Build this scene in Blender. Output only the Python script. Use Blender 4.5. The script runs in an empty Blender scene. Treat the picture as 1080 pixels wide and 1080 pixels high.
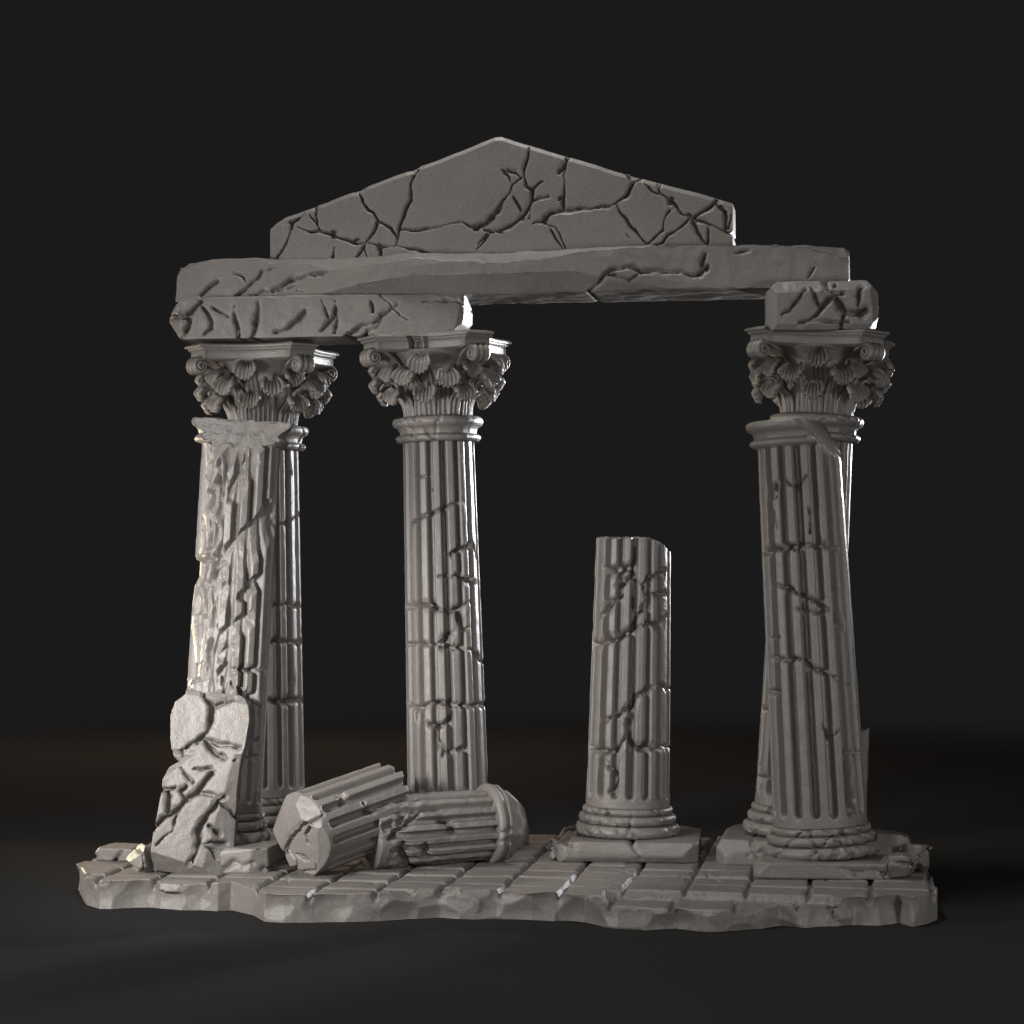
import bpy, math
import numpy as np

# ------------------------------------------------------------------ basics
F, CX, HY, CAMD, CAMH = 2200.0, 540.0, 600.0, 22.0, 3.05     # photo pixels (1080 frame), camera distance and eye height
CAM = np.array([0.0, -CAMD, CAMH])
ROW = math.radians(9.5)                                      # the colonnade is turned a little towards the lens
rng = np.random.default_rng(7)
scene = bpy.context.scene
COL = scene.collection

def at(x, y, d):
    """point seen at photo pixel x, y at distance d"""
    return np.array([(x - CX) * d / F, d - CAMD, CAMH - (y - HY) * d / F])

def crop(x0, y0, s, pts):
    return [(x0 + a / s, y0 + b / s) for a, b in pts]

def rotz(a):
    c, s = math.cos(a), math.sin(a)
    return np.array([[c, -s, 0], [s, c, 0], [0, 0, 1.0]])
def rotx(a):
    c, s = math.cos(a), math.sin(a)
    return np.array([[1.0, 0, 0], [0, c, -s], [0, s, c]])
def roty(a):
    c, s = math.cos(a), math.sin(a)
    return np.array([[c, 0, s], [0, 1.0, 0], [-s, 0, c]])

# ------------------------------------------------------------------ noise
_perm = np.random.default_rng(3).permutation(256)
_perm = np.concatenate([_perm, _perm, _perm])
_grad = np.random.default_rng(4).normal(size=(256, 3)); _grad /= np.linalg.norm(_grad, axis=1)[:, None]
def perlin(P):
    Pi = np.floor(P).astype(int); f = P - Pi; Pi &= 255
    u = f * f * f * (f * (f * 6 - 15) + 10)
    out = np.zeros(len(P))
    for dx in (0, 1):
        for dy in (0, 1):
            for dz in (0, 1):
                h = _perm[_perm[_perm[(Pi[:, 0] + dx) & 255] + ((Pi[:, 1] + dy) & 255)] + ((Pi[:, 2] + dz) & 255)]
                g = _grad[h]
                w = (u[:, 0] if dx else 1 - u[:, 0]) * (u[:, 1] if dy else 1 - u[:, 1]) * (u[:, 2] if dz else 1 - u[:, 2])
                out += w * ((f - np.array([dx, dy, dz])) * g).sum(1)
    return out * 1.6
def fbm(P, o=3):
    r = 0; a = 1.0
    for k in range(o):
        r = r + a * perlin(P * 2 ** k + 17.3 * k); a *= 0.5
    return r

def sstep(a, b, x):
    t = np.clip((x - a) / (b - a), 0, 1)
    return t * t * (3 - 2 * t)

# ------------------------------------------------------------------ objects
def link(o, parent=None):
    COL.objects.link(o)
    if parent is not None: o.parent = parent
    return o

def mesh(name, V, Q, m, parent=None, flat=False, sharp=None):
    """Q: (n,4) array of quads (a repeated last index makes a triangle) or list of faces"""
    me = bpy.data.meshes.new(name)
    if isinstance(Q, np.ndarray):
        tri = Q[:, 2] == Q[:, 3]
        n = np.where(tri, 3, 4)
        keep = np.ones(Q.shape, bool); keep[tri, 3] = False
        loops = Q[keep]
        me.vertices.add(len(V)); me.vertices.foreach_set('co', np.asarray(V, np.float32).ravel())
        me.loops.add(len(loops)); me.loops.foreach_set('vertex_index', loops.astype(np.int32))
        me.polygons.add(len(Q))
        st = np.concatenate([[0], np.cumsum(n)[:-1]]).astype(np.int32)
        me.polygons.foreach_set('loop_start', st)
        me.update(calc_edges=True); me.validate()
    else:
        me.from_pydata([tuple(v) for v in V], [], [tuple(f) for f in Q]); me.update()
    me.polygons.foreach_set('use_smooth', np.full(len(me.polygons), not flat))
    me.materials.append(m)
    if sharp: me.set_sharp_from_angle(angle=math.radians(sharp))
    return link(bpy.data.objects.new(name, me), parent)

def place(o, loc, R=None):
    o.location = tuple(loc)
    if R is not None:
        from mathutils import Matrix
        o.rotation_euler = Matrix([list(map(float, r)) for r in R]).to_euler()
    return o

def tag(o, label=None, cat=None, group=None, kind=None):
    if label: o['label'] = label; o['kind'] = 'thing'
    if cat: o['category'] = cat
    if group: o['group'] = group
    if kind: o['kind'] = kind
    return o

def empty(name, loc=(0, 0, 0), R=None):
    o = bpy.data.objects.new(name, None); o.empty_display_size = 0.2
    link(o); return place(o, loc, R)

# ------------------------------------------------------------------ dense stone blocks
def dense_box(sx, sy, sz, step, skip_bottom=False, counts=None):
    """welded grid box centred on the origin"""
    nx, ny, nz = counts or [max(2, int(round(s / step))) for s in (sx, sy, sz)]
    V = []; Q = []; off = 0
    def face(fix, val, ax, n1, n2, flip):
        nonlocal off
        a, b = np.meshgrid(np.arange(n1 + 1), np.arange(n2 + 1), indexing='ij')
        p = np.zeros((a.size, 3), int); p[:, fix] = val; p[:, ax[0]] = a.ravel(); p[:, ax[1]] = b.ravel()
        i = (np.arange(n1)[:, None] * (n2 + 1) + np.arange(n2)[None, :]).ravel() + off
        q = np.stack([i, i + n2 + 1, i + n2 + 2, i + 1], 1)
        if flip: q = q[:, ::-1]
        V.append(p); Q.append(q); off += len(p)
    face(2, nz, (0, 1), nx, ny, False)
    if not skip_bottom: face(2, 0, (0, 1), nx, ny, True)
    face(1, 0, (0, 2), nx, nz, False); face(1, ny, (0, 2), nx, nz, True)
    face(0, 0, (1, 2), ny, nz, True); face(0, nx, (1, 2), ny, nz, False)
    V = np.concatenate(V); Q = np.concatenate(Q)
    key = (V[:, 0] * (ny + 1) + V[:, 1]) * (nz + 1) + V[:, 2]
    _, first, inv = np.unique(key, return_index=True, return_inverse=True)
    G = V[first] / np.array([nx, ny, nz])                    # 0..1
    return (G - 0.5) * np.array([sx, sy, sz]), inv.ravel()[Q]

def normals(V, Q):
    a = V[Q[:, 2]] - V[Q[:, 0]]; b = V[Q[:, 3]] - V[Q[:, 1]]
    n = np.cross(a, b)
    N = np.zeros_like(V)
    for k in range(3):
        for j in range(4):
            N[:, k] += np.bincount(Q[:, j], n[:, k], len(V))
    l = np.linalg.norm(N, axis=1); l[l == 0] = 1
    return N / l[:, None]

def chip(V, n, c, rough=0.0):
    """cut everything beyond the plane n.x = c back onto it"""
    n = np.asarray(n, float); n = n / np.linalg.norm(n)
    e = V @ n - c
    if rough: e = e + rough * perlin(V * 9)
    m = e > 0
    V[m] -= e[m, None] * n
    return V

def edge_chips(V, hx, hy, hz, count, size, seed, only=None):
    """random chisel planes over the edges and corners of a box of half sizes hx, hy, hz"""
    r = np.random.default_rng(seed)
    for _ in range(count):
        k = r.integers(3); s = r.choice([-1, 1], 3).astype(float)
        n = s * r.uniform(0.5, 1.0, 3); n[k] = r.normal() * 0.10
        if r.random() < 0.35: n[k] = s[k] * r.uniform(0.3, 0.9)
        if only is not None and not only(n): continue
        n /= np.linalg.norm(n)
        reach = (np.abs(n) * np.array([hx, hy, hz])).sum()
        chip(V, n, reach - size * r.uniform(0.35, 1.2), 0.004)
    return V

def seg_dist(P, A, B):
    d = B - A; L = (d * d).sum()
    t = np.clip(((P - A) @ d) / max(L, 1e-12), 0, 1)
    return np.hypot(*(P - A - t[:, None] * d).T), t

def jagged(pts, r):
    """break a traced line into short angular runs"""
    out = [pts[0]]
    for a, b in zip(pts[:-1], pts[1:]):
        L = np.linalg.norm(b - a); n = max(1, int(L / 0.075)); nrm = np.array([-(b - a)[1], (b - a)[0]]) / max(L, 1e-9)
        for k in range(1, n): out.append(a + (b - a) * (k + r.uniform(-0.25, 0.25)) / n + nrm * r.normal() * 0.016)
        out.append(b)
    return np.array(out)

def carve_depth(P2, cracks, jag=0.018, seed=0):
    """P2: vertex positions in the plane of the cracks. cracks: (points, half width, depth)"""
    r = np.random.default_rng(seed + 500)
    P3 = np.c_[P2 * 11.0, np.full(len(P2), seed * 3.7)]
    Pj = P2 + 0.75 * jag * np.c_[perlin(P3) + 0.5 * perlin(P3 * 2.7), perlin(P3 + 31.7) + 0.5 * perlin(P3 * 2.7 + 9)]
    wv = np.clip(0.95 + 0.85 * perlin(np.c_[P2 * 4.5, np.full(len(P2), 5.1 + seed)]) + 0.3 * perlin(np.c_[P2 * 13, np.full(len(P2), 1.1 + seed)]), 0.40, 1.8)
    D = np.zeros(len(P2))
    for pts, w, dep in cracks:
        pts = np.asarray(pts, float)
        lo = pts.min(0) - 4 * w - 0.1; hi = pts.max(0) + 4 * w + 0.1
        m = np.where(((P2 > lo) & (P2 < hi)).all(1))[0]
        if not len(m): continue
        if len(pts) == 1:                                    # a broken-out hollow, many sided
            q = Pj[m] - pts[0]; a = np.arctan2(q[:, 1], q[:, 0])
            k = r.integers(5, 8); ph = r.uniform(0, 6)
            edge = 0.80 / np.cos((((a + ph) * k / (2 * np.pi)) % 1 - 0.5) * 2 * np.pi / k) * (1 + 0.25 * np.sin(a * 2 + ph))
            e = np.hypot(*q.T) / (w * edge * np.clip(wv[m], 0.7, 1.4))
            D[m] = np.maximum(D[m], dep * (1 - sstep(0.30, 1.0, e)))
            continue
        jp = jagged(pts, r)
        best = np.full(len(m), 99.0); n = len(jp) - 1
        for i in range(n):
            d, t = seg_dist(Pj[m], jp[i], jp[i + 1])
            s = (i + t) / n
            ww = w * (0.78 + 0.30 * np.sin(np.pi * np.clip(s, 0.02, 0.98)) ** 0.7)
            best = np.minimum(best, d / ww)
        e = best / wv[m]
        D[m] = np.maximum(D[m], dep * (0.17 * (1 - sstep(0.8, 2.3, e)) + 0.83 * (1 - sstep(0.40, 0.95, e))) * np.clip(wv[m], 0.55, 1.2))
    return D

def to_plane(pts, O, R, yl):
    """photo pixels -> local x, z on the local plane y = yl of the frame O, R"""
    o = R.T @ (CAM - np.asarray(O)); out = []
    for x, y in pts:
        d = R.T @ np.array([(x - CX) / F, 1.0, -(y - HY) / F])
        t = (yl - o[1]) / d[1]; p = o + t * d
        out.append((p[0], p[2]))
    return out

def plane_cracks(spec, O, R, yl, k=1.0, deep=1.0):
    """spec entries: (pixels, w) -> half widths in scene units"""
    out = []
    for pts, w in spec:
        q = to_plane(pts, O, R, yl)
        hw = w * 0.0030 * k
        if len(q) == 1: out.append((q, w * 0.012 * k, deep * min(0.12, 0.005 * w + 0.045)))
        else: out.append((q, hw + 0.004, deep * (0.060 + 2.4 * hw)))
    return out

def random_cracks(x0, x1, z0, z1, n, seed, w=0.02):
    r = np.random.default_rng(seed); out = []
    for _ in range(n):
        p = np.array([r.uniform(x0, x1), r.uniform(z0, z1)]); a = r.uniform(0, 2 * math.pi); pts = [p]
        for _ in range(r.integers(3, 7)):
            a += r.normal() * 0.6; p = p + r.uniform(0.08, 0.2) * np.array([math.cos(a), math.sin(a)]); pts.append(p)
        out.append((pts, w * r.uniform(0.7, 1.4), 0.05))
    return out

# ------------------------------------------------------------------ materials
def stone_material(name, base, var, rough):
    m = bpy.data.materials.new(name); m.use_nodes = True
    nt = m.node_tree; bs = nt.nodes['Principled BSDF']
    tc = nt.nodes.new('ShaderNodeTexCoord')
    n1 = nt.nodes.new('ShaderNodeTexNoise'); n1.inputs['Scale'].default_value = 2.2; n1.inputs['Detail'].default_value = 8
    n2 = nt.nodes.new('ShaderNodeTexNoise'); n2.inputs['Scale'].default_value = 58; n2.inputs['Detail'].default_value = 4
    n3 = nt.nodes.new('ShaderNodeTexNoise'); n3.inputs['Scale'].default_value = 22; n3.inputs['Detail'].default_value = 6
    for n in (n1, n2, n3): nt.links.new(tc.outputs['Object'], n.inputs['Vector'])
    rp = nt.nodes.new('ShaderNodeValToRGB')
    rp.color_ramp.elements[0].position = 0.3; rp.color_ramp.elements[1].position = 0.7
    rp.color_ramp.elements[0].color = (*[c * (1 - var) for c in base], 1)
    rp.color_ramp.elements[1].color = (*[c * (1 + var) for c in base], 1)
    mx = nt.nodes.new('ShaderNodeMix'); mx.data_type = 'FLOAT'; mx.inputs[0].default_value = 0.72
    nt.links.new(n1.outputs['Fac'], mx.inputs[2]); nt.links.new(n2.outputs['Fac'], mx.inputs[3])
    nt.links.new(mx.outputs[0], rp.inputs['Fac']); nt.links.new(rp.outputs['Color'], bs.inputs['Base Color'])
    mr = nt.nodes.new('ShaderNodeMapRange'); mr.inputs['To Min'].default_value = rough - 0.08; mr.inputs['To Max'].default_value = rough + 0.10
    nt.links.new(n3.outputs['Fac'], mr.inputs['Value']); nt.links.new(mr.outputs['Result'], bs.inputs['Roughness'])
    b1 = nt.nodes.new('ShaderNodeBump'); b1.inputs['Strength'].default_value = 0.30; b1.inputs['Distance'].default_value = 0.016
    nt.links.new(n2.outputs['Fac'], b1.inputs['Height'])
    b2 = nt.nodes.new('ShaderNodeBump'); b2.inputs['Strength'].default_value = 0.15; b2.inputs['Distance'].default_value = 0.010
    nt.links.new(n3.outputs['Fac'], b2.inputs['Height']); nt.links.new(b1.outputs['Normal'], b2.inputs['Normal'])
    nt.links.new(b2.outputs['Normal'], bs.inputs['Normal'])
    bs.inputs['Specular IOR Level'].default_value = 0.5
    bs.inputs['Subsurface Weight'].default_value = 0.08; bs.inputs['Subsurface Scale'].default_value = 0.022
    bs.inputs['Subsurface Radius'].default_value = (1.0, 0.42, 0.30)
    return m
STONE = stone_material('grey_brown_stone', (0.134, 0.121, 0.111), 0.22, 0.47)

# studio sweep: a dark matt disc that thins out into the grey of the surrounding world
FLOOR = bpy.data.materials.new('dark_studio_floor'); FLOOR.use_nodes = True
_n = FLOOR.node_tree.nodes; _l = FLOOR.node_tree.links; _b = _n['Principled BSDF']
_b.inputs['Base Color'].default_value = (0.0235, 0.023, 0.0225, 1); _b.inputs['Roughness'].default_value = 0.9
_b.inputs['Specular IOR Level'].default_value = 0.0
_tc = _n.new('ShaderNodeTexCoord'); _ln = _n.new('ShaderNodeVectorMath'); _ln.operation = 'LENGTH'
_sb = _n.new('ShaderNodeVectorMath'); _sb.operation = 'SUBTRACT'; _sb.inputs[1].default_value = (0, 4, 0)
_fl = _n.new('ShaderNodeVectorMath'); _fl.operation = 'MULTIPLY'; _fl.inputs[1].default_value = (1, 1, 0)
_mr = _n.new('ShaderNodeMapRange'); _mr.interpolation_type = 'SMOOTHERSTEP'
for k_, v_ in (('From Min', 11.0), ('From Max', 25.0), ('To Min', 1.0), ('To Max', 0.0)): _mr.inputs[k_].default_value = v_
_l.new(_tc.outputs['Object'], _sb.inputs[0]); _l.new(_sb.outputs[0], _fl.inputs[0]); _l.new(_fl.outputs[0], _ln.inputs[0])
_l.new(_ln.outputs['Value'], _mr.inputs['Value']); _l.new(_mr.outputs['Result'], _b.inputs['Alpha'])

# ------------------------------------------------------------------ columns
FLUTES = 16
def flute_depth(th, z, z0, R, dep):
    pitch = 2 * math.pi / FLUTES
    u = ((th / pitch) % 1.0) - 0.5
    hw = 0.285
    r = hw * pitch * R
    du = np.abs(u) / hw
    dz = np.clip((z0 + r - z) / r, 0, 9)
    e = np.hypot(du, dz)
    return dep * np.clip(1 - e ** 3.0, 0, 1) ** 0.5

def shaft_mesh(zb, zt, Rb, Rt, spec, frame, seed, zcut=None, radius=None, dep=0.10, phase=0.0, erode=None, n_round=24, step=0.0135,
               flute0=0.10, extra=(), flute_top=None, cap_dome=0.0, end_chips=(), worn=0.003, k=1.0, deepest=0.12, scars=(), more_scars=(), gouges=(), more_gouges=()):
    """fluted shaft around local z from zb to zt, cracks traced from the photo"""
    nt_, nz_ = FLUTES * n_round, int((zt - zb) / step)
    th = np.linspace(0, 2 * math.pi, nt_, endpoint=False)
    s = np.linspace(zb, zt, nz_ + 1)
    ncap = 12
    fr = np.concatenate([np.ones(nz_ + 1), np.linspace(1, 0, ncap + 1)[1:-1]])
    ss = np.concatenate([s, np.full(ncap - 1, zt)])
    TH, S = np.meshgrid(th, ss); FRc = np.repeat(fr[:, None], nt_, 1)
    TH, S, FRc = TH.ravel(), S.ravel(), FRc.ravel()
    def taper(z):
        t = np.clip((z - zb) / (zt - zb), 0, 1)
        return Rb + (Rt - Rb) * t
    rr = (taper(S) if radius is None else radius(S))
    Z = S.copy()
    if zcut is not None:
        for _ in range(2):
            x, y = FRc * rr * np.cos(TH), FRc * rr * np.sin(TH)
            Z = np.minimum(S, zcut(x, y))
            rr = (taper(Z) if radius is None else radius(Z))
    side = FRc >= 1.0
    R0 = taper(Z)
    fl = flute_depth(TH + phase, Z, zb + flute0, R0, dep)
    if flute_top is not None: fl = np.where(Z > flute_top, 0, fl)
    rad = rr - fl
    # cracks in the unrolled plane
    cr = []; sc_ = []
    O, Rm = frame
    o = Rm.T @ (CAM - np.asarray(O)); Rm_ = 0.5 * (Rb + Rt)
    for pts, w in list(spec) + [(a, (b, c)) for a, b, c in scars]:
        q = []
        for x, y in pts:
            d = Rm.T @ np.array([(x - CX) / F, 1.0, -(y - HY) / F])
            A = d[0] ** 2 + d[1] ** 2; B = o[0] * d[0] + o[1] * d[1]; C = o[0] ** 2 + o[1] ** 2 - Rm_ ** 2
            disc = B * B - A * C
            t = (-B - math.sqrt(max(disc, 0))) / A
            p = o + t * d
            q.append((math.atan2(p[1], p[0]) * Rm_, p[2]))
        if isinstance(w, tuple): sc_.append((q, w[0], w[1])); continue
        hw = w * 0.0036 * k
        if len(q) == 1: cr.append((q, w * 0.010 * k, min(deepest, 0.0035 * w + 0.05)))
        else: cr.append((q, hw + 0.006, min(deepest, 0.065 + 2.4 * hw)))
    cr += list(extra)
    tw = (TH + math.pi) % (2 * math.pi) - math.pi            # -pi..pi, seam at the back left
    P2 = np.c_[np.where(tw > math.pi / 2, tw - 2 * math.pi, tw) * Rm_, Z]
    wrap = lambda L: [([(a - 2 * math.pi * Rm_ if a > math.pi / 2 * Rm_ else a, b) for a, b in pts], w, dd) for pts, w, dd in L]
    car = carve_depth(P2, wrap(cr), 0.022, seed)
    if sc_:                                                  # knocked-off areas: the fluting is gone, a rough floor is left
        sd_ = carve_depth(P2, wrap(sc_ + list(more_scars)), 0.03, seed + 9)
        X3_ = np.c_[Rm_ * np.cos(TH), Rm_ * np.sin(TH), Z]
        slant = np.c_[(P2[:, 0] + 0.6 * Z) * 16, (P2[:, 0] - 0.9 * Z) * 5, Z * 0]
        sd_ = sd_ * (1 + 0.45 * fbm(slant, 3)) 
        car = car + np.maximum(fl, sd_) - fl
    gl = []
    for pts, dpt, ku, kd in gouges:
        q = []
        for x, y in pts:
            d = Rm.T @ np.array([(x - CX) / F, 1.0, -(y - HY) / F])
            A = d[0] ** 2 + d[1] ** 2; B = o[0] * d[0] + o[1] * d[1]; C = o[0] ** 2 + o[1] ** 2 - Rm_ ** 2
            p = o + (-B - math.sqrt(max(B * B - A * C, 0))) / A * d
            a_ = math.atan2(p[1], p[0]); q.append(((a_ - 2 * math.pi if a_ > math.pi / 2 else a_) * Rm_, p[2]))
        gl.append((q, dpt, ku, kd))
    X3 = np.c_[Rm_ * np.cos(TH), Rm_ * np.sin(TH), Z]
    cutd = np.zeros(len(Z))
    for (A_, B_), dpt, ku, kd in gl + list(more_gouges):       # struck-off notches: steep above, a long slope below
        A_, B_ = np.array(A_), np.array(B_); L_ = np.linalg.norm(B_ - A_); e = (B_ - A_) / L_; nn = np.array([-e[1], e[0]])
        if nn[1] < 0: nn = -nn
        jg = 0.016 * perlin(np.c_[P2 * 6, Z * 0 + dpt * 90]) + 0.007 * perlin(np.c_[P2 * 24, Z * 0 + dpt * 50])
        s_ = (P2 - A_) @ nn + jg; u_ = (P2 - A_) @ e
        over = np.maximum(np.maximum(-u_, u_ - L_), 0) + jg * 0.7
        lim = np.minimum(0.092 + 0.34 * (dpt - 0.1) + 0.25 * s_, 1.6 * dpt - np.where(s_ > 0, s_ * ku * 3.0, -s_ * kd * 2.3)) - np.maximum(over, 0) * 1.6
        cutd = np.maximum(cutd, lim)
    if gl:
        rough_ = 1 + 0.09 * fbm(X3 * np.array([13, 13, 10]), 3)
        cutd = np.clip(cutd * rough_, 0, 0.19)
        car = car + np.maximum(fl, cutd) - fl
    if erode is not None: car = car + erode(tw, Z, X3, fl)
    car = car + worn * fbm(X3 * 7 + seed, 3) + 0.012 * np.clip(fbm(X3 * np.array([9, 9, 4]) + seed * 2 + 40, 2) - 0.55, 0, 1)
    rad = np.where(side, np.maximum(rad - car, 0.04), rad)
    top_in = FRc < 1
    # the cap follows the rim inward
    rim = rad.reshape(-1, nt_)[nz_]
    rad = np.where(top_in, FRc * np.tile(rim, len(ss)), rad)
    X, Y = rad * np.cos(TH), rad * np.sin(TH)
    if zcut is not None:
        Z = np.where(top_in, np.minimum(zt, zcut(X, Y)), Z)
    Z = Z + np.where(top_in, cap_dome * (1 - FRc) + 0.02 * fbm(np.c_[X * 9, Y * 9, np.full(len(X), seed)], 3) * (1 - FRc ** 6), 0)
    V = np.c_[X, Y, Z]
    nr = len(ss)
    i, j = np.meshgrid(np.arange(nr - 1), np.arange(nt_), indexing='ij')
    a = (i * nt_ + j).ravel(); b = (i * nt_ + (j + 1) % nt_).ravel()
    Q = np.stack([a, b, b + nt_, a + nt_], 1)
    c = len(V); zc = V[-nt_:, 2].mean()
    V = np.vstack([V, [[0, 0, zc]], [[0, 0, zb]]])
    l = np.arange(nt_) + (nr - 1) * nt_; l2 = (np.arange(nt_) + 1) % nt_ + (nr - 1) * nt_
    Q = np.vstack([Q, np.stack([l, l2, np.full(nt_, c), np.full(nt_, c)], 1)])
    l = np.arange(nt_); l2 = (l + 1) % nt_
    Q = np.vstack([Q, np.stack([l2, l, np.full(nt_, c + 1), np.full(nt_, c + 1)], 1)])
    for n, cc in end_chips: chip(V, n, cc, 0.006)
    return V, Q

def lathe(profile, seed=0, n=128, amp=0.006, nicks=0, steps=5):
    """smooth turned profile [(r, z)...] closed at the axis"""
    pr = np.asarray(profile, float)
    fine = []
    for i in range(len(pr) - 1):
        for k in range(steps): fine.append(pr[i] + (pr[i + 1] - pr[i]) * k / steps)
    fine.append(pr[-1]); pr = np.array(fine)
    th = np.linspace(0, 2 * math.pi, n, endpoint=False)
    TH, I = np.meshgrid(th, np.arange(len(pr)))
    r = pr[I.ravel(), 0]; z = pr[I.ravel(), 1]; TH = TH.ravel()
    X3 = np.c_[np.cos(TH) * r, np.sin(TH) * r, z]
    d = amp * fbm(X3 * 8 + seed, 3)
    g = np.random.default_rng(seed)
    for _ in range(nicks):
        a, zz, s = g.uniform(-math.pi, 0), g.uniform(pr[:, 1].min(), pr[:, 1].max()), g.uniform(-1.2, 1.2)
        u = ((TH - a + math.pi) % (2 * math.pi) - math.pi) * r - s * (z - zz) + 0.03 * perlin(X3 * 14 + seed)
        w = g.uniform(0.018, 0.045)
        d = d - g.uniform(0.02, 0.05) * (1 - sstep(0.2, 1, np.abs(u) / w)) * (np.abs(z - zz) < g.uniform(0.08, 0.3))
    r2 = np.maximum(r + d * (r > 0.05), 0.0)
    V = np.c_[np.cos(TH) * r2, np.sin(TH) * r2, z]
    m = len(pr)
    i, j = np.meshgrid(np.arange(m - 1), np.arange(n), indexing='ij')
    a = (i * n + j).ravel(); b = (i * n + (j + 1) % n).ravel()
    return V, np.stack([a, b, b + n, a + n], 1)

def torus_profile(parts, bottom, inner=0.02):
    """parts: (radius at the middle of the roll, half height); rolls separated by small hollows"""
    pr = [(inner, bottom)]; z = bottom
    for r, h in parts:
        for k in range(9):
            a = -math.pi / 2 + math.pi * k / 8
            pr.append((r - h * 0.9 + h * 0.9 * math.cos(a), z + h + h * math.sin(a)))
        z += 2 * h + 0.006
        pr.append((r - h * 1.6, z - 0.003))
    pr.append((inner, z))
    return pr, z

def base_moulding(parent, Rb, z, seed):
    pr, zt = torus_profile([(Rb + 0.115, 0.062), (Rb + 0.075, 0.048), (Rb + 0.035, 0.036)], z)
    V, Q = lathe(pr, seed, 160, 0.006, 16, 2)
    mesh('base_moulding', V, Q, STONE, parent)
    return zt

NECK = [(-0.000, 0.00), (0.055, 0.005), (0.078, 0.03), (0.078, 0.055), (0.055, 0.078), (0.030, 0.085), (0.032, 0.10), (0.040, 0.13), (0.058, 0.155),
        (0.085, 0.170), (0.104, 0.195), (0.108, 0.225), (0.096, 0.255), (0.070, 0.268), (0.02, 0.272)]
def neck_moulding(parent, Rt, z, seed):
    pr = [(0.02, z)] + [(Rt + a, z + b) for a, b in NECK] + [(0.02, z + 0.272)]
    V, Q = lathe(pr, seed, 160, 0.006, 7, 3)
    mesh('neck_moulding', V, Q, STONE, parent)
    return z + 0.272

def plinth(parent, half, h, seed, chips=26, size=0.11, R=None, planes=()):
    V, Q = dense_box(2 * half, 2 * half, h, 0.022)
    V[:, 2] += h / 2
    W = V - [0, 0, h / 2]
    edge_chips(W, half, half, h / 2, chips, size, seed, only=lambda n: n[2] > -0.2)
    for n, c in planes: chip(W, n, c, 0.003)
    N = normals(W, Q)
    W = W + N * (0.006 * fbm(W * 5 + seed, 3))[:, None]
    cr = random_cracks(-half, half, -h / 2, h / 2, 3, seed + 5, 0.018)
    W = W - N * carve_depth(W[:, [0, 2]], cr, 0.02, seed)[:, None]
    o = mesh('plinth', W + [0, 0, h / 2], Q, STONE, parent)
    if R is not None: place(o, (0, 0, 0), R)
    return o

# ------------------------------------------------------------------ Corinthian capital
def ribbon(path, width, thick, ridges=0):
    """strip of given width (local y) along a path in local x, z"""
    P = np.asarray(path, float); n = len(P)
    T = np.gradient(P, axis=0); T /= np.linalg.norm(T, axis=1)[:, None]
    N = np.c_[-T[:, 1], T[:, 0]]
    m = 13
    w = np.linspace(-0.5, 0.5, m)
    rid = 0.010 * np.cos(w * 2 * math.pi * ridges) if ridges else np.zeros(m)
    V = []
    for side in (1, -1):
        for i in range(n):
            th = thick[i] if np.ndim(thick) else thick
            wd = width[i] if np.ndim(width) else width
            for k in range(m):
                p = P[i] + N[i] * (side * th / 2 + (rid[k] if side > 0 else 0))
                V.append((p[0], w[k] * wd, p[1]))
    Q = []
    o = n * m
    for i in range(n - 1):
        for k in range(m - 1):
            a = i * m + k
            Q.append((a, a + m, a + m + 1, a + 1)); Q.append((o + a, o + a + 1, o + a + m + 1, o + a + m))
        a = i * m; Q.append((a, o + a, o + a + m, a + m)); a = i * m + m - 1; Q.append((a, a + m, o + a + m, o + a))
    for k in range(m - 1):
        Q.append((k, k + 1, o + k + 1, o + k)); a = (n - 1) * m + k; Q.append((a, o + a, o + a + 1, a + 1))
    return np.array(V), np.array(Q)

def smooth_path(pts, n):
    P = np.asarray(pts, float); k = len(P)
    t = np.linspace(0, k - 1, n); out = []
    for x in t:
        i = min(int(x), k - 2); f = x - i
        p0, p1, p2, p3 = P[max(i - 1, 0)], P[i], P[i + 1], P[min(i + 2, k - 1)]
        out.append(0.5 * (2 * p1 + (p2 - p0) * f + (2 * p0 - 5 * p1 + 4 * p2 - p3) * f * f + (3 * p1 - 3 * p2 + p3 - p0) * f ** 3))
    return np.array(out)

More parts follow.
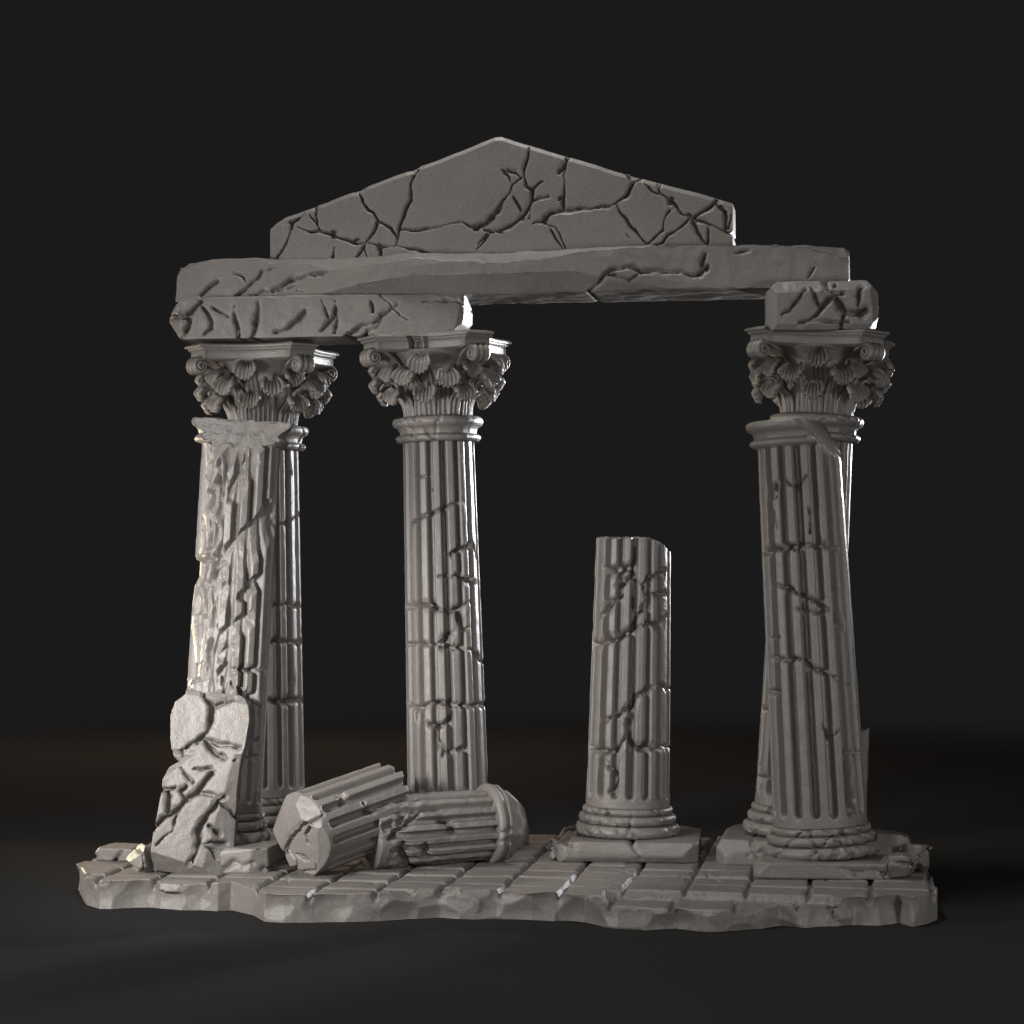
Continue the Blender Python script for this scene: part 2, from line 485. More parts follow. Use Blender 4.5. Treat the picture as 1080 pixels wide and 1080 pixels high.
def leaf_mesh(height, reach, seed, wide=1.0):
    """acanthus leaf: a stalk up the bell that curls out into a ribbed shell-shaped tip; local x points outwards"""
    nv, nu = 40, 31
    path = smooth_path([(0.355, 0.0), (0.375, height * 0.45), (0.41, height * 0.80), (0.46, height * 1.0), (0.52, height * 1.05),
                        (reach - 0.05, height + 0.025), (reach, height - 0.03), (reach + 0.020, height - 0.108)], nv)
    t = np.linspace(0, 1, nv); u = np.linspace(-1, 1, nu)
    half = 0.066 - 0.026 * sstep(0.2, 0.5, t) + (0.106 * wide) * sstep(0.54, 0.86, t)
    T = np.gradient(path, axis=0); T /= np.linalg.norm(T, axis=1)[:, None]
    N = np.c_[-T[:, 1], T[:, 0]] * -1                          # outward / upper side
    hd = sstep(0.5, 0.66, t)
    r = np.random.default_rng(seed)
    front = np.zeros((nv, nu, 3)); back = np.zeros((nv, nu, 3))
    ribs = 3.0
    for i in range(nv):
        lobe = np.abs(np.cos(u * ribs * math.pi))
        sc = 1.0
        tip = 0.085 * sstep(0.72, 1.0, t[i])
        wy = u * half[i] * sc
        bow = -0.055 * hd[i] * (u ** 2)  # the shell is rounded over
        rib = hd[i] * 0.030 * (lobe - 0.5) + (1 - hd[i]) * 0.012 * np.cos(u * 2.5 * math.pi)
        slip = -tip * (0.95 * np.abs(u) ** 2.2 + 0.32 * (1 - lobe))        # scalloped lower edge
        cx = path[i, 0] + N[i, 0] * (bow + rib) + T[i, 0] * slip
        cz = path[i, 1] + N[i, 1] * (bow + rib) + T[i, 1] * slip
        front[i] = np.c_[cx, wy, cz]
        th = 0.034 + 0.018 * hd[i]
        back[i] = np.c_[cx - N[i, 0] * th, wy * 0.92, cz - N[i, 1] * th]
    V = np.concatenate([front.reshape(-1, 3), back.reshape(-1, 3)])
    V += 0.004 * np.c_[perlin(V * 22 + seed), perlin(V * 22 + seed + 9), perlin(V * 22 + seed + 19)]
    o = nv * nu; Q = []
    for i in range(nv - 1):
        for k in range(nu - 1):
            a = i * nu + k
            Q.append((a, a + 1, a + nu + 1, a + nu)); Q.append((o + a, o + a + nu, o + a + nu + 1, o + a + 1))
        a = i * nu; Q.append((a, a + nu, o + a + nu, o + a)); a = i * nu + nu - 1; Q.append((a, o + a, o + a + nu, a + nu))
    for k in range(nu - 1):
        Q.append((k, o + k, o + k + 1, k + 1)); a = (nv - 1) * nu + k; Q.append((a, a + 1, o + a + 1, o + a))
    return V, np.array(Q)

def abacus_mesh(seed, notch=None):
    hw, ch, sag = 0.745, 0.235, 0.145
    loop = []
    ns, ncn = 44, 8
    for k in range(4):
        c, s = math.cos(k * math.pi / 2), math.sin(k * math.pi / 2)
        for i in range(ns):
            t = i / ns; x = -(hw - ch) + 2 * (hw - ch) * t
            y = -hw + sag * math.sin(math.pi * t) ** 0.8
            if notch and k == notch[0] and notch[1] < x < notch[2]:
                y = max(y, -0.505 + 0.02 * math.sin(x * 60))
            loop.append((c * x - s * y, s * x + c * y))
        for i in range(ncn):
            t = i / ncn
            x = (hw - ch) + ch * t; y = -hw + ch * t
            loop.append((c * x - s * y, s * x + c * y))
    L = np.array(loop); n = len(L)
    layers = [(-0.16, -0.02), (-0.07, 0.0), (-0.062, 0.004), (-0.06, 0.062), (-0.066, 0.068), (-0.066, 0.076), (-0.052, 0.080), (-0.030, 0.098), (-0.03, 0.104), (-0.034, 0.107),
              (-0.032, 0.112), (-0.004, 0.118), (0.0, 0.124), (0.0, 0.138), (-0.012, 0.150), (-0.06, 0.166), (-0.30, 0.168)]
    V = []
    for off, z in layers:
        f = 1 + off / 0.75
        V.append(np.c_[L * f, np.full(n, z)])
    V = np.concatenate(V); m = len(layers)
    i, j = np.meshgrid(np.arange(m - 1), np.arange(n), indexing='ij')
    a = (i * n + j).ravel(); b = (i * n + (j + 1) % n).ravel()
    Q = np.stack([a, b, b + n, a + n], 1)
    c0 = len(V); V = np.vstack([V, [[0, 0, layers[0][1]]], [[0, 0, layers[-1][1]]]])
    l = np.arange(n); l2 = (l + 1) % n
    Q = np.vstack([Q, np.stack([l2, l, np.full(n, c0), np.full(n, c0)], 1), np.stack([l + (m - 1) * n, l2 + (m - 1) * n, np.full(n, c0 + 1), np.full(n, c0 + 1)], 1)])
    V = V + (0.004 * fbm(V * 3 + seed, 3))[:, None] * np.array([1, 1, 0.3])
    return V, Q

LEAF = [leaf_mesh(0.225, 0.570, 11, 0.82), leaf_mesh(0.375, 0.640, 12, 0.92), leaf_mesh(0.525, 0.660, 13, 0.88)]
LEAF_ME = []
def volute_mesh():
    # strap from the bell up to the corner, rolling into a scroll
    strap = smooth_path([(0.46, 0.50), (0.52, 0.575), (0.61, 0.645), (0.72, 0.692), (0.80, 0.700)], 16)
    c = np.array([0.825, 0.618]); r0 = 0.082
    sp = []
    for k in range(70):
        a = math.pi / 2 + 0.12 - k / 69 * 2 * math.pi * 1.9
        r = r0 * (1 - 0.80 * k / 69)
        sp.append(c + r * np.array([math.cos(a), math.sin(a)]))
    P = np.vstack([strap, sp])
    wid = np.concatenate([np.linspace(0.10, 0.20, 16), np.linspace(0.20, 0.235, 70)])
    th = np.concatenate([np.full(16, 0.035), np.linspace(0.036, 0.022, 70)])
    V, Q = ribbon(P, wid, th, 3)
    # core that closes the scroll
    n = 24; a = np.linspace(0, 2 * math.pi, n, endpoint=False)
    D = []
    for y, r in ((-0.088, 0.0), (-0.088, 0.060), (0.088, 0.060), (0.088, 0.0)):
        D.append(np.c_[c[0] + r * np.cos(a), np.full(n, y), c[1] + r * np.sin(a)])
    o = len(V); q = []
    for i in range(3):
        for k in range(n): q.append((o + i * n + k, o + (i + 1) * n + k, o + (i + 1) * n + (k + 1) % n, o + i * n + (k + 1) % n))
    return np.vstack([V] + D), np.vstack([Q, np.array(q)])
VOL = volute_mesh(); VOL_ME = []

def shared(parent, name, store, key, VQ):
    while len(store) <= key: store.append(None)
    if store[key] is None:
        o = mesh(name, VQ[0], VQ[1], STONE, parent); store[key] = o.data
        return o
    return link(bpy.data.objects.new(name, store[key]), parent)

def capital(parent, z, turn, seed, notch=None):
    pr = [(0.02, 0.0), (0.352, 0.0), (0.360, 0.2), (0.385, 0.4), (0.43, 0.55), (0.50, 0.64), (0.55, 0.685), (0.56, 0.70), (0.02, 0.70)]
    V, Q = lathe(pr, seed, 128, 0.006, 0, 8)
    th = np.arctan2(V[:, 1], V[:, 0]); g = 1 - 0.02 * np.abs(np.sin(th * 12 + 1.5 * np.sin(th * 3))) ** 3 * (V[:, 2] < 0.45)
    V[:, :2] *= g[:, None]
    bell = mesh('capital', V, Q, STONE, parent); bell.location = (0, 0, z); bell.rotation_euler = (0, 0, turn)
    for row, (off, n) in enumerate(((0.0, 8), (0.5, 8), (0.0, 8))):
        for k in range(n):
            if row == 2 and k % 2 == 1: scale = 0.90
            else: scale = 1.0
            o = shared(bell, 'acanthus_leaf', LEAF_ME, row, LEAF[row])
            a = (k + off) * math.pi / 4 - math.pi / 2
            r = np.random.default_rng(seed * 100 + row * 10 + k)
            o.rotation_euler = (r.normal() * 0.02, r.normal() * 0.02, a + r.normal() * 0.04); s = scale * (1 + r.normal() * 0.02); o.scale = (s, s, s)
    for k in range(4):
        o = shared(bell, 'volute', VOL_ME, 0, VOL); o.rotation_euler = (0, 0, math.pi / 4 + k * math.pi / 2)
    V, Q = abacus_mesh(seed, notch)
    o = mesh('abacus', V, Q, STONE, bell, sharp=28); o.location = (0, 0, 0.70)
    return z + 0.70 + 0.168

def lean_frame(pb, pt):
    """frame with origin pb and z towards pt"""
    zax = (pt - pb) / np.linalg.norm(pt - pb)
    x = np.cross([0, 1, 0], zax); x /= np.linalg.norm(x)
    return np.stack([x, np.cross(zax, x), zax], 1)

def column(name, label, xb, yb, xt, yt, d, zp, plinth_half, Rb, Rt, ztop, spec, seed, group, turn=0.0, cap=True, notch=None, plinth_planes=(), dd=0.0, **kw):
    """xb at image row yb and xt at row yt give the lean of the axis"""
    pb, pt = at(xb, yb, d), at(xt, yt, d + dd)
    ax = (pt - pb) / (pt[2] - pb[2])
    foot = pb + ax * (0 - pb[2])
    R = lean_frame(foot, foot + ax)
    root = empty(name, foot)
    tag(root, label, 'column', group)
    plinth(root, plinth_half, zp, seed + 1, R=rotz(-ROW + turn), planes=plinth_planes)
    axis = empty('column_axis'); bpy.data.objects.remove(axis)
    body = []
    n0 = set(COL.objects)
    L = np.linalg.norm(ax)
    z = base_moulding(root, Rb, zp + 0.002, seed + 2)
    V, Q = shaft_mesh(z - 0.004, ztop, Rb, Rt, spec, (foot, R), seed, **kw)
    mesh('shaft', V, Q, STONE, root)
    zt = ztop
    if cap:
        zt = neck_moulding(root, Rt, ztop, seed + 3)
        zt = capital(root, zt, -ROW + turn, seed, notch)
    from mathutils import Matrix
    M = Matrix([list(map(float, r)) for r in R])
    for o in set(COL.objects) - n0:
        if o.parent is root:
            o.rotation_euler = (M @ o.rotation_euler.to_matrix()).to_euler()
            o.location = M @ o.location
    return root, foot, R, zt

CG = 'ruined columns of the colonnade'
X = lambda x0, y0, s, pts, w: (crop(x0, y0, s, pts), w)

# back left column, whole
spec_bl = [X(170, 590, 6.35, [(740, 305), (890, 310), (950, 320)], 4), X(170, 590, 6.35, [(740, 550), (870, 560), (950, 550)], 4),
           X(170, 590, 6.35, [(710, 940), (800, 960), (890, 940), (950, 930)], 5), X(170, 430, 6.35, [(780, 780), (880, 745), (940, 710)], 2),
           X(170, 430, 6.35, [(925, 560)], 2), X(170, 430, 6.35, [(870, 360), (880, 440)], 3), X(170, 430, 6.35, [(930, 705)], 2),
           X(170, 590, 6.35, [(860, 760), (880, 840)], 3)]
column('corinthian_column', 'slim whole column with capital behind the eroded column at the far left', 280, 860, 278, 460, 23.05, 0.25, 0.74, 0.437, 0.383, 4.35,
       spec_bl, 21, CG, turn=math.radians(2), phase=0.12)
# back middle column, whole, abacus broken in front
M1, M2 = (400, 440, 5.143), (400, 640, 5.143)
spec_m = [X(*M1, [(150, 590), (210, 550), (290, 520), (350, 500), (420, 470)], 3), X(*M1, [(190, 310), (215, 325), (250, 320)], 3), X(*M1, [(280, 390)], 2),
          X(*M1, [(390, 740), (450, 715), (510, 680)], 4), X(*M1, [(320, 860), (430, 850), (480, 880), (530, 890)], 5), X(*M1, [(325, 860)], 2), X(*M1, [(520, 690), (530, 760)], 3),
          X(*M1, [(150, 1030), (240, 1020), (330, 1045), (450, 1030), (490, 1000)], 6), X(*M2, [(300, 210), (340, 190), (400, 140)], 6), X(*M2, [(330, 195)], 4),
          X(*M2, [(150, 200), (250, 200), (320, 210), (400, 225), (500, 230), (540, 290), (570, 300)], 4), X(*M2, [(440, 60)], 9), X(*M2, [(480, 120)], 5),
          X(*M2, [(155, 535), (230, 535), (290, 520), (330, 525), (400, 530), (500, 535), (575, 530)], 5), X(*M2, [(270, 640), (350, 640), (380, 610)], 5),
          X(*M2, [(200, 560), (210, 620)], 3), X(*M2, [(310, 660), (330, 760), (380, 790), (460, 765)], 5), X(*M2, [(345, 800)], 4), X(*M2, [(580, 900), (590, 950)], 4)]
column('corinthian_column', 'whole column with capital rising behind the fallen drums, chipped abacus', 473, 850, 462, 450, 22.65, 0.25, 0.74, 0.440, 0.385, 4.42,
       spec_m, 22, CG, turn=math.radians(-1), notch=(0, -0.17, 0.03), phase=0.05)
# broken half column
B1 = (600, 550, 3.085)
spec_b = [X(*B1, [(115, 150), (160, 155), (200, 150), (215, 90)], 6), X(*B1, [(200, 150), (205, 180), (150, 210)], 6), X(*B1, [(200, 165)], 3), X(*B1, [(215, 190), (245, 205), (320, 155)], 4),
          X(*B1, [(245, 205), (250, 240), (320, 235)], 5), X(*B1, [(165, 240), (120, 280), (95, 310)], 7), X(*B1, [(120, 275)], 3), X(*B1, [(260, 255), (225, 310), (200, 350)], 5),
          X(*B1, [(75, 405), (120, 385), (190, 365), (220, 345), (290, 335), (325, 300)], 7), X(*B1, [(305, 330)], 4), X(*B1, [(270, 540), (220, 570), (180, 620), (110, 660)], 4),
          X(*B1, [(300, 530), (330, 545)], 4), X(*B1, [(190, 650), (185, 700), (140, 750), (90, 745), (65, 730)], 6), X(*B1, [(190, 700), (230, 740), (290, 740), (325, 730)], 6),
          X(*B1, [(285, 732)], 3), X(*B1, [(105, 715)], 3), X(*B1, [(115, 780), (160, 840), (130, 880)], 3), X(*B1, [(205, 250), (210, 280)], 3)]
def cut_b(x, y):
    return 3.38 + 0.02 * x - 0.30 * np.clip(x - 0.12, 0, 1) - 0.5 * np.clip(x - 0.27, 0, 1) + 0.02 * perlin(np.c_[x * 5, y * 5, x * 0 + 2]) + 0.008 * perlin(np.c_[x * 17, y * 17, x * 0 + 2])
column('broken_column', 'column snapped off at half height with no capital, standing alone at centre right', 662, 850, 668, 575, 22.4, 0.205, 0.78, 0.450, 0.398, 3.5,
       spec_b, 23, CG, turn=math.radians(3), cap=False, zcut=cut_b, phase=0.2,
       plinth_planes=[((0.02, -1, -0.9), 0.78 * 0.743 + 0.03), ((0.5, -0.8, 0.75), 0.85)])
# back right column, whole
spec_br = [X(760, 640, 3.857, [(165, 430), (220, 420)], 6), X(760, 640, 3.857, [(150, 690), (190, 690)], 7), X(760, 640, 3.857, [(165, 640)], 3)]
column('corinthian_column', 'whole column with capital half hidden behind the leaning column at right', 840, 850, 861, 450, 22.05, 0.25, 0.74, 0.440, 0.385, 4.40,
       spec_br, 24, CG, turn=math.radians(-4), phase=0.3)
# front right column, leaning, its neck sheared off
R1, R2 = (760, 400, 4.32), (760, 640, 3.857)
spec_fr = [X(*R1, [(240, 490), (240, 540)], 6), X(*R1, [(290, 470), (350, 490), (400, 440)], 4), X(*R1, [(185, 810), (240, 775), (330, 765), (420, 755), (500, 755), (540, 770)], 5),
           X(*R1, [(240, 940), (320, 960), (420, 1010), (500, 1050)], 3), X(*R1, [(230, 600), (250, 680)], 4), X(*R1, [(535, 960)], 6), X(*R1, [(520, 650)], 3), X(*R1, [(185, 800)], 3),
           X(*R2, [(205, 130), (240, 125)], 4), X(*R2, [(440, 20), (400, 30), (310, 10)], 4), X(*R2, [(210, 210), (330, 215), (500, 310), (530, 330)], 3),
           X(*R2, [(195, 345), (230, 345)], 4), X(*R2, [(420, 480), (440, 540), (480, 500)], 4), X(*R2, [(500, 600), (560, 595)], 3), X(*R2, [(520, 640), (530, 800), (560, 900)], 3),
           X(*R2, [(480, 40), (500, 90)], 6), X(*R1, [(400, 580), (410, 700)], 2)]
ZN = 4.30
def neck_radius(zn, Rb, Rt, zb):
    zz = np.array([0.0, zn] + [zn + b for a, b in NECK[1:-1]]); 
    def f(z):
        t = np.clip((z - zb) / (zn - zb), 0, 1); r = Rb + (Rt - Rb) * t
        up = np.interp(z, [zn + b for a, b in NECK], [max(a, 0) for a, b in NECK], left=0, right=0.05)
        return r + np.where(z > zn, up, 0)
    return f
def cut_fr(x, y):
    n = 0.05 * perlin(np.c_[x * 6, y * 6, x * 0 + 8]) + 0.02 * perlin(np.c_[x * 19, y * 19, x * 0 + 8])
    return np.minimum(ZN + 0.275, np.maximum(ZN + 0.275 - 1.08 * np.clip(x + 0.13, 0, 9), ZN - 0.36) + 0.55 * np.clip(y + 0.40, 0, 9) * sstep(-0.16, -0.05, x) + 0.8 * n * sstep(-0.16, -0.05, x))
column('leaning_column', 'big leaning column in front at right, its top and neck ring sheared off diagonally', 866, 885, 841, 445, 21.2, 0.155, 0.71, 0.476, 0.417, ZN + 0.265,
       spec_fr, 25, CG, turn=math.radians(4), cap=False, zcut=cut_fr, radius=neck_radius(ZN, 0.476, 0.417, 0.46), flute_top=ZN - 0.005, phase=0.02)
# front left column, badly eroded, top spalled away
L1, L2 = (170, 430, 6.35), (170, 590, 6.35)
spec_fl = [X(*L2, [(480, 840), (560, 890), (640, 950), (660, 1000)], 7), X(*L2, [(480, 735), (600, 740), (690, 750)], 4), X(*L2, [(400, 810)], 6),
           X(150, 720, 5.143, [(560, 60), (640, 130), (650, 180)], 8), X(150, 720, 5.143, [(570, 320), (650, 320)], 3), X(150, 720, 5.143, [(560, 405), (640, 415)], 3)]
ZL = 4.34
def cut_fl(x, y):
    P = np.c_[x * 5, y * 5, x * 0 + 4]
    return ZL + 0.265 - 1.0 * np.clip(-(y - 0.06) - 0.20 * np.abs(x + 0.02), 0, 9) + 0.03 * perlin(P * 2) + 0.014 * perlin(P * 6)
rl = np.random.default_rng(5); left_gouges = []
for _ in range(9):
    a0 = rl.uniform(-3.3, -2.15) * 0.415; z0 = rl.uniform(0.8, 4.15); L0 = rl.uniform(0.05, 0.2); t0 = rl.uniform(0.8, 1.35)
    left_gouges.append((((a0, z0), (a0 + L0 * math.cos(t0), z0 + L0 * math.sin(t0))), rl.uniform(0.05, 0.10), rl.uniform(0.6, 1.0), rl.uniform(0.3, 0.6)))
fs = np.random.default_rng(12)
fseed = np.c_[fs.uniform(-3.2, -1.3, 62) * 0.415, fs.uniform(0.5, 4.4, 62), fs.uniform(0.02, 0.075, 62), fs.normal(0, 0.30, 62), fs.normal(0, 0.20, 62)]
def erode_fl(tw, Z, X3, fl):
    # the side facing left: broad slanting flakes struck off, little fluting left
    edge = 0.32 * perlin(np.c_[Z * 0 + 1, Z * 1.9, Z * 0]) + 0.10 * perlin(np.c_[tw * 3, Z * 6, Z * 0])
    m = sstep(-1.90, -1.97, tw + edge) * sstep(-3.14, -3.0, tw)
    A = tw * 0.415 + 0.02 * perlin(X3 * 8); B = Z + 0.02 * perlin(X3 * 8 + 5)
    out = np.zeros(len(Z)); w = np.where(m > 0.01)[0]
    for k in range(0, len(w), 20000):
        q = w[k:k + 20000]
        da = A[q, None] - fseed[None, :, 0]; db = B[q, None] - fseed[None, :, 1]
        u = da * 0.55 + db * 0.83; v = da * 0.83 - db * 0.55
        d2 = (u * 0.6) ** 2 + (v * 1.4) ** 2
        j = np.argsort(d2, 1)[:, :4]; T_ = lambda a: np.take_along_axis(a, j, 1)
        pl = fseed[j, 2] + fseed[j, 3] * T_(v) + fseed[j, 4] * T_(u) - 0.6 * T_(d2)
        out[q] = np.clip(pl.max(1) - 0.015, -0.005, 0.10)
    return m * (out + 0.005 * fbm(X3 * 14, 3) - 0.80 * fl) + 0.002 * fbm(X3 * 22, 2) * sstep(-0.6, -1.5, tw)
column('eroded_column', 'badly eroded column without capital at front left, top spalled and flutes worn away', 231, 880, 255, 460, 21.65, 0.25, 0.72, 0.425, 0.408, ZL + 0.265,
       spec_fl, 26, CG, turn=math.radians(0), cap=False, zcut=cut_fl, radius=neck_radius(ZL, 0.425, 0.408, 0.55), flute_top=ZL - 0.005, erode=erode_fl, phase=0.1, deepest=0.085,
       gouges=[(crop(*L1, [(400, 1010), (730, 660)]), 0.125, 0.9, 0.30), (crop(*L1, [(450, 600), (600, 330)]), 0.105, 0.9, 0.55), (crop(*L1, [(385, 370), (450, 290)]), 0.10, 1.1, 0.5),
               (crop(*L2, [(270, 75), (420, 30)]), 0.15, 1.1, 0.55), (crop(*L2, [(360, 530), (590, 375)]), 0.115, 1.0, 0.60), (crop(*L2, [(265, 670), (345, 555)]), 0.125, 0.9, 0.60),
               (crop(*L2, [(200, 760), (250, 700)]), 0.11, 1.0, 0.6), (crop(*L2, [(370, 650), (480, 585)]), 0.095, 1.1, 0.7), (crop(*L2, [(280, 400), (430, 170)]), 0.10, 0.8, 0.5),
               (crop(*L2, [(360, 800), (430, 740)]), 0.11, 0.9, 0.5), (crop(*L1, [(290, 640), (330, 530)]), 0.09, 0.8, 0.5), (crop(*L1, [(355, 560), (400, 470)]), 0.10, 0.9, 0.6),
               (crop(*L1, [(270, 920), (330, 790)]), 0.11, 0.8, 0.45), (crop(*L2, [(530, 250), (640, 130)]), 0.08, 0.9, 0.6), (crop(*L2, [(230, 330), (270, 230)]), 0.10, 0.8, 0.5), (crop(*L2, [(330, 850), (470, 800)]), 0.10, 1.0, 0.6)],
       more_gouges=left_gouges + [(((-1.32, 2.98), (-0.80, 3.06)), 0.30, 0.85, 0.50)])

# ------------------------------------------------------------------ entablature
def block(name, label, cat, O, R, sx, sy, sz, step, spec, planes, chips, size, seed, shape=None, k=1.0, extra=(), noise=0.008, group=None, mat=STONE, deep=1.0):
    V, Q = dense_box(sx, sy, sz, step)
    edge_chips(V, sx / 2, sy / 2, sz / 2, chips, size, seed)
    for n, c in planes: chip(V, n, c, 0.004)
    if shape: V = shape(V)
    N = normals(V, Q)
    cr = plane_cracks(spec, O, R, -sy / 2, k, deep) + list(extra)
    V = V - N * carve_depth(V[:, [0, 2]], cr, 0.014, seed)[:, None] + N * (noise * fbm(V * 2.5 + seed, 3) + 0.002 * perlin(V * 16))[:, None]
    o = mesh(name, V, Q, mat)
    place(o, O, R)
    return tag(o, label, cat, group)

RB = rotz(-ROW)
# short lintel over the two left columns
LL = (180, 260, 5.4); LM = (160, 240, 2.7)
spec_l = [X(*LL, [(180, 305), (130, 360), (90, 400), (0, 395)], 9), X(*LL, [(175, 335), (215, 390), (230, 430), (225, 470), (190, 500)], 5), X(*LL, [(105, 390), (100, 460), (60, 520)], 9),
          X(*LL, [(240, 350), (300, 385), (325, 400)], 4), X(*LL, [(365, 340), (360, 390), (380, 460), (385, 530)], 5), X(*LL, [(500, 310), (490, 400), (470, 500), (460, 530)], 9),
          X(*LL, [(765, 365), (730, 410), (670, 460), (600, 490)], 9), X(*LL, [(860, 305), (880, 370), (895, 400)], 4), X(*LL, [(940, 350), (930, 400), (890, 440), (860, 480)], 7),
          X(*LM, [(520, 205), (525, 250), (520, 300)], 5), X(*LM, [(640, 262), (600, 275), (570, 300), (550, 310)], 8), X(*LM, [(620, 205), (625, 240)], 4), X(*LM, [(560, 300)], 4)]
zl0, zl1 = 5.515, 5.965
pL, pR = at(180, 340, 22.45), at(494, 340, 21.95)
c = (pL + pR) / 2; Ll = 3.22
OL = np.array([c[0], c[1] + 0.42, (zl0 + zl1) / 2])
hx, hy, hz = Ll / 2, 0.45, (zl1 - zl0) / 2
block('short_lintel', 'short cracked lintel block across the two left capitals under the long beam', 'lintel', OL, RB, Ll, 0.9, zl1 - zl0, 0.0125, spec_l,
      [((-1, -0.8, 0.5), 1.60), ((-1, -0.6, -0.6), 1.53), ((1, -1, 0.1), 1.28), ((1, -0.5, -1), 1.37), ((0, -1, 0.8), 0.475), ((0, -1, -0.9), 0.50), ((0.15, -1, 0.25), 0.475)],
      24, 0.12, 31, k=0.75, extra=random_cracks(-1.5, 1.5, -0.2, 0.2, 3, 5, 0.014))
# long beam
BM, BMR = (180, 260, 5.4), (600, 240, 3.375)
spec_beam = [X(*BM, [(565, 112), (490, 130), (470, 170), (420, 215), (350, 270), (330, 300)], 6), X(*BM, [(870, 140), (760, 155), (680, 180), (600, 220), (560, 240)], 9),
             X(*BM, [(330, 135), (400, 190)], 3), X(*BM, [(235, 180), (190, 215), (140, 265)], 6), X(*BM, [(440, 270), (600, 240), (700, 210)], 4), X(*BM, [(700, 245), (780, 250)], 2),
             X(*BMR, [(60, 230), (110, 190), (145, 150), (200, 140), (280, 155), (380, 155), (460, 165), (490, 130)], 6), X(*BMR, [(485, 85), (470, 130)], 5), X(*BMR, [(590, 80), (640, 75)], 3),
             X(*BMR, [(870, 130), (850, 170)], 3), X(*BMR, [(130, 160), (180, 175), (240, 170)], 5), X(*BMR, [(490, 135)], 5)]
pL, pR = at(187, 300, 22.5), at(903, 300, 21.35)
c = (pL + pR) / 2; Lb = np.linalg.norm((pR - pL)[:2]) + 0.02
zb0, zb1 = 5.96, 6.415
OB = np.array([c[0], c[1] + 0.50, (zb0 + zb1) / 2])
def beam_shape(V):                                            # hand-hewn: the upper and lower arrises are struck off unevenly
    V = V.copy(); xp = (V[:, 0] + Lb / 2) / Lb * 710 + 190; y0 = -0.5
    bv = 0.0101 * np.interp(xp, [190, 205, 240, 270, 308, 340, 367, 410, 456, 500, 541, 600, 640, 720, 800, 860, 890], [24, 20, 10, 9, 17, 15, 21, 14, 8, 11, 15, 10, 4, 3, 7, 15, 26])
    bl = 0.0101 * np.interp(xp, [190, 240, 308, 360, 415, 456, 560, 620, 660, 720, 800, 890], [3, 4, 5, 9, 15, 20, 19, 20, 12, 7, 10, 6])
    bv = bv + 0.012 * perlin(np.c_[xp / 18, V[:, 1] * 0, V[:, 1] * 0]); bh = 1.9 * bv; bg = 0.75 * bl
    hz_ = (zb1 - zb0) / 2
    zt_ = hz_ - bv * np.clip(1 - (V[:, 1] - y0) / bh, 0, 1); zl_ = -hz_ + bl * np.clip(1 - (V[:, 1] - y0) / bg, 0, 1)
    V[:, 2] = np.clip(V[:, 2], zl_, zt_)
    return V
block('long_beam', 'long weathered architrave beam spanning all the capitals below the pediment', 'beam', OB, RB, Lb, 1.0, zb1 - zb0, 0.0140, spec_beam,
      [((0, -1, -1.3), 0.455),
       ((-0.6, -0.5, 1), Lb / 2 * 0.473 + 0.245), ((-1, 0.1, 0.5), Lb / 2 * 0.89 + 0.02), ((-1, -0.9, -0.2), Lb / 2 * 0.735 + 0.24), ((-0.5, -1, 0.35), Lb / 2 * 0.427 + 0.36), ((0.7, -0.4, 1), Lb / 2 * 0.545 + 0.195), ((1, -0.8, 0.1), Lb / 2 * 0.78 + 0.21), ((1, -0.2, 0.8), Lb / 2 * 0.77 + 0.10),
       ((-0.10, -1, 0.2), 0.60), ((0.10, -1, 0.15), 0.62), ((0.02, -1, -0.25), 0.525), ((-0.03, -1, 0.3), 0.525)],
      20, 0.10, 32, k=0.8, extra=[], noise=0.014, shape=beam_shape)
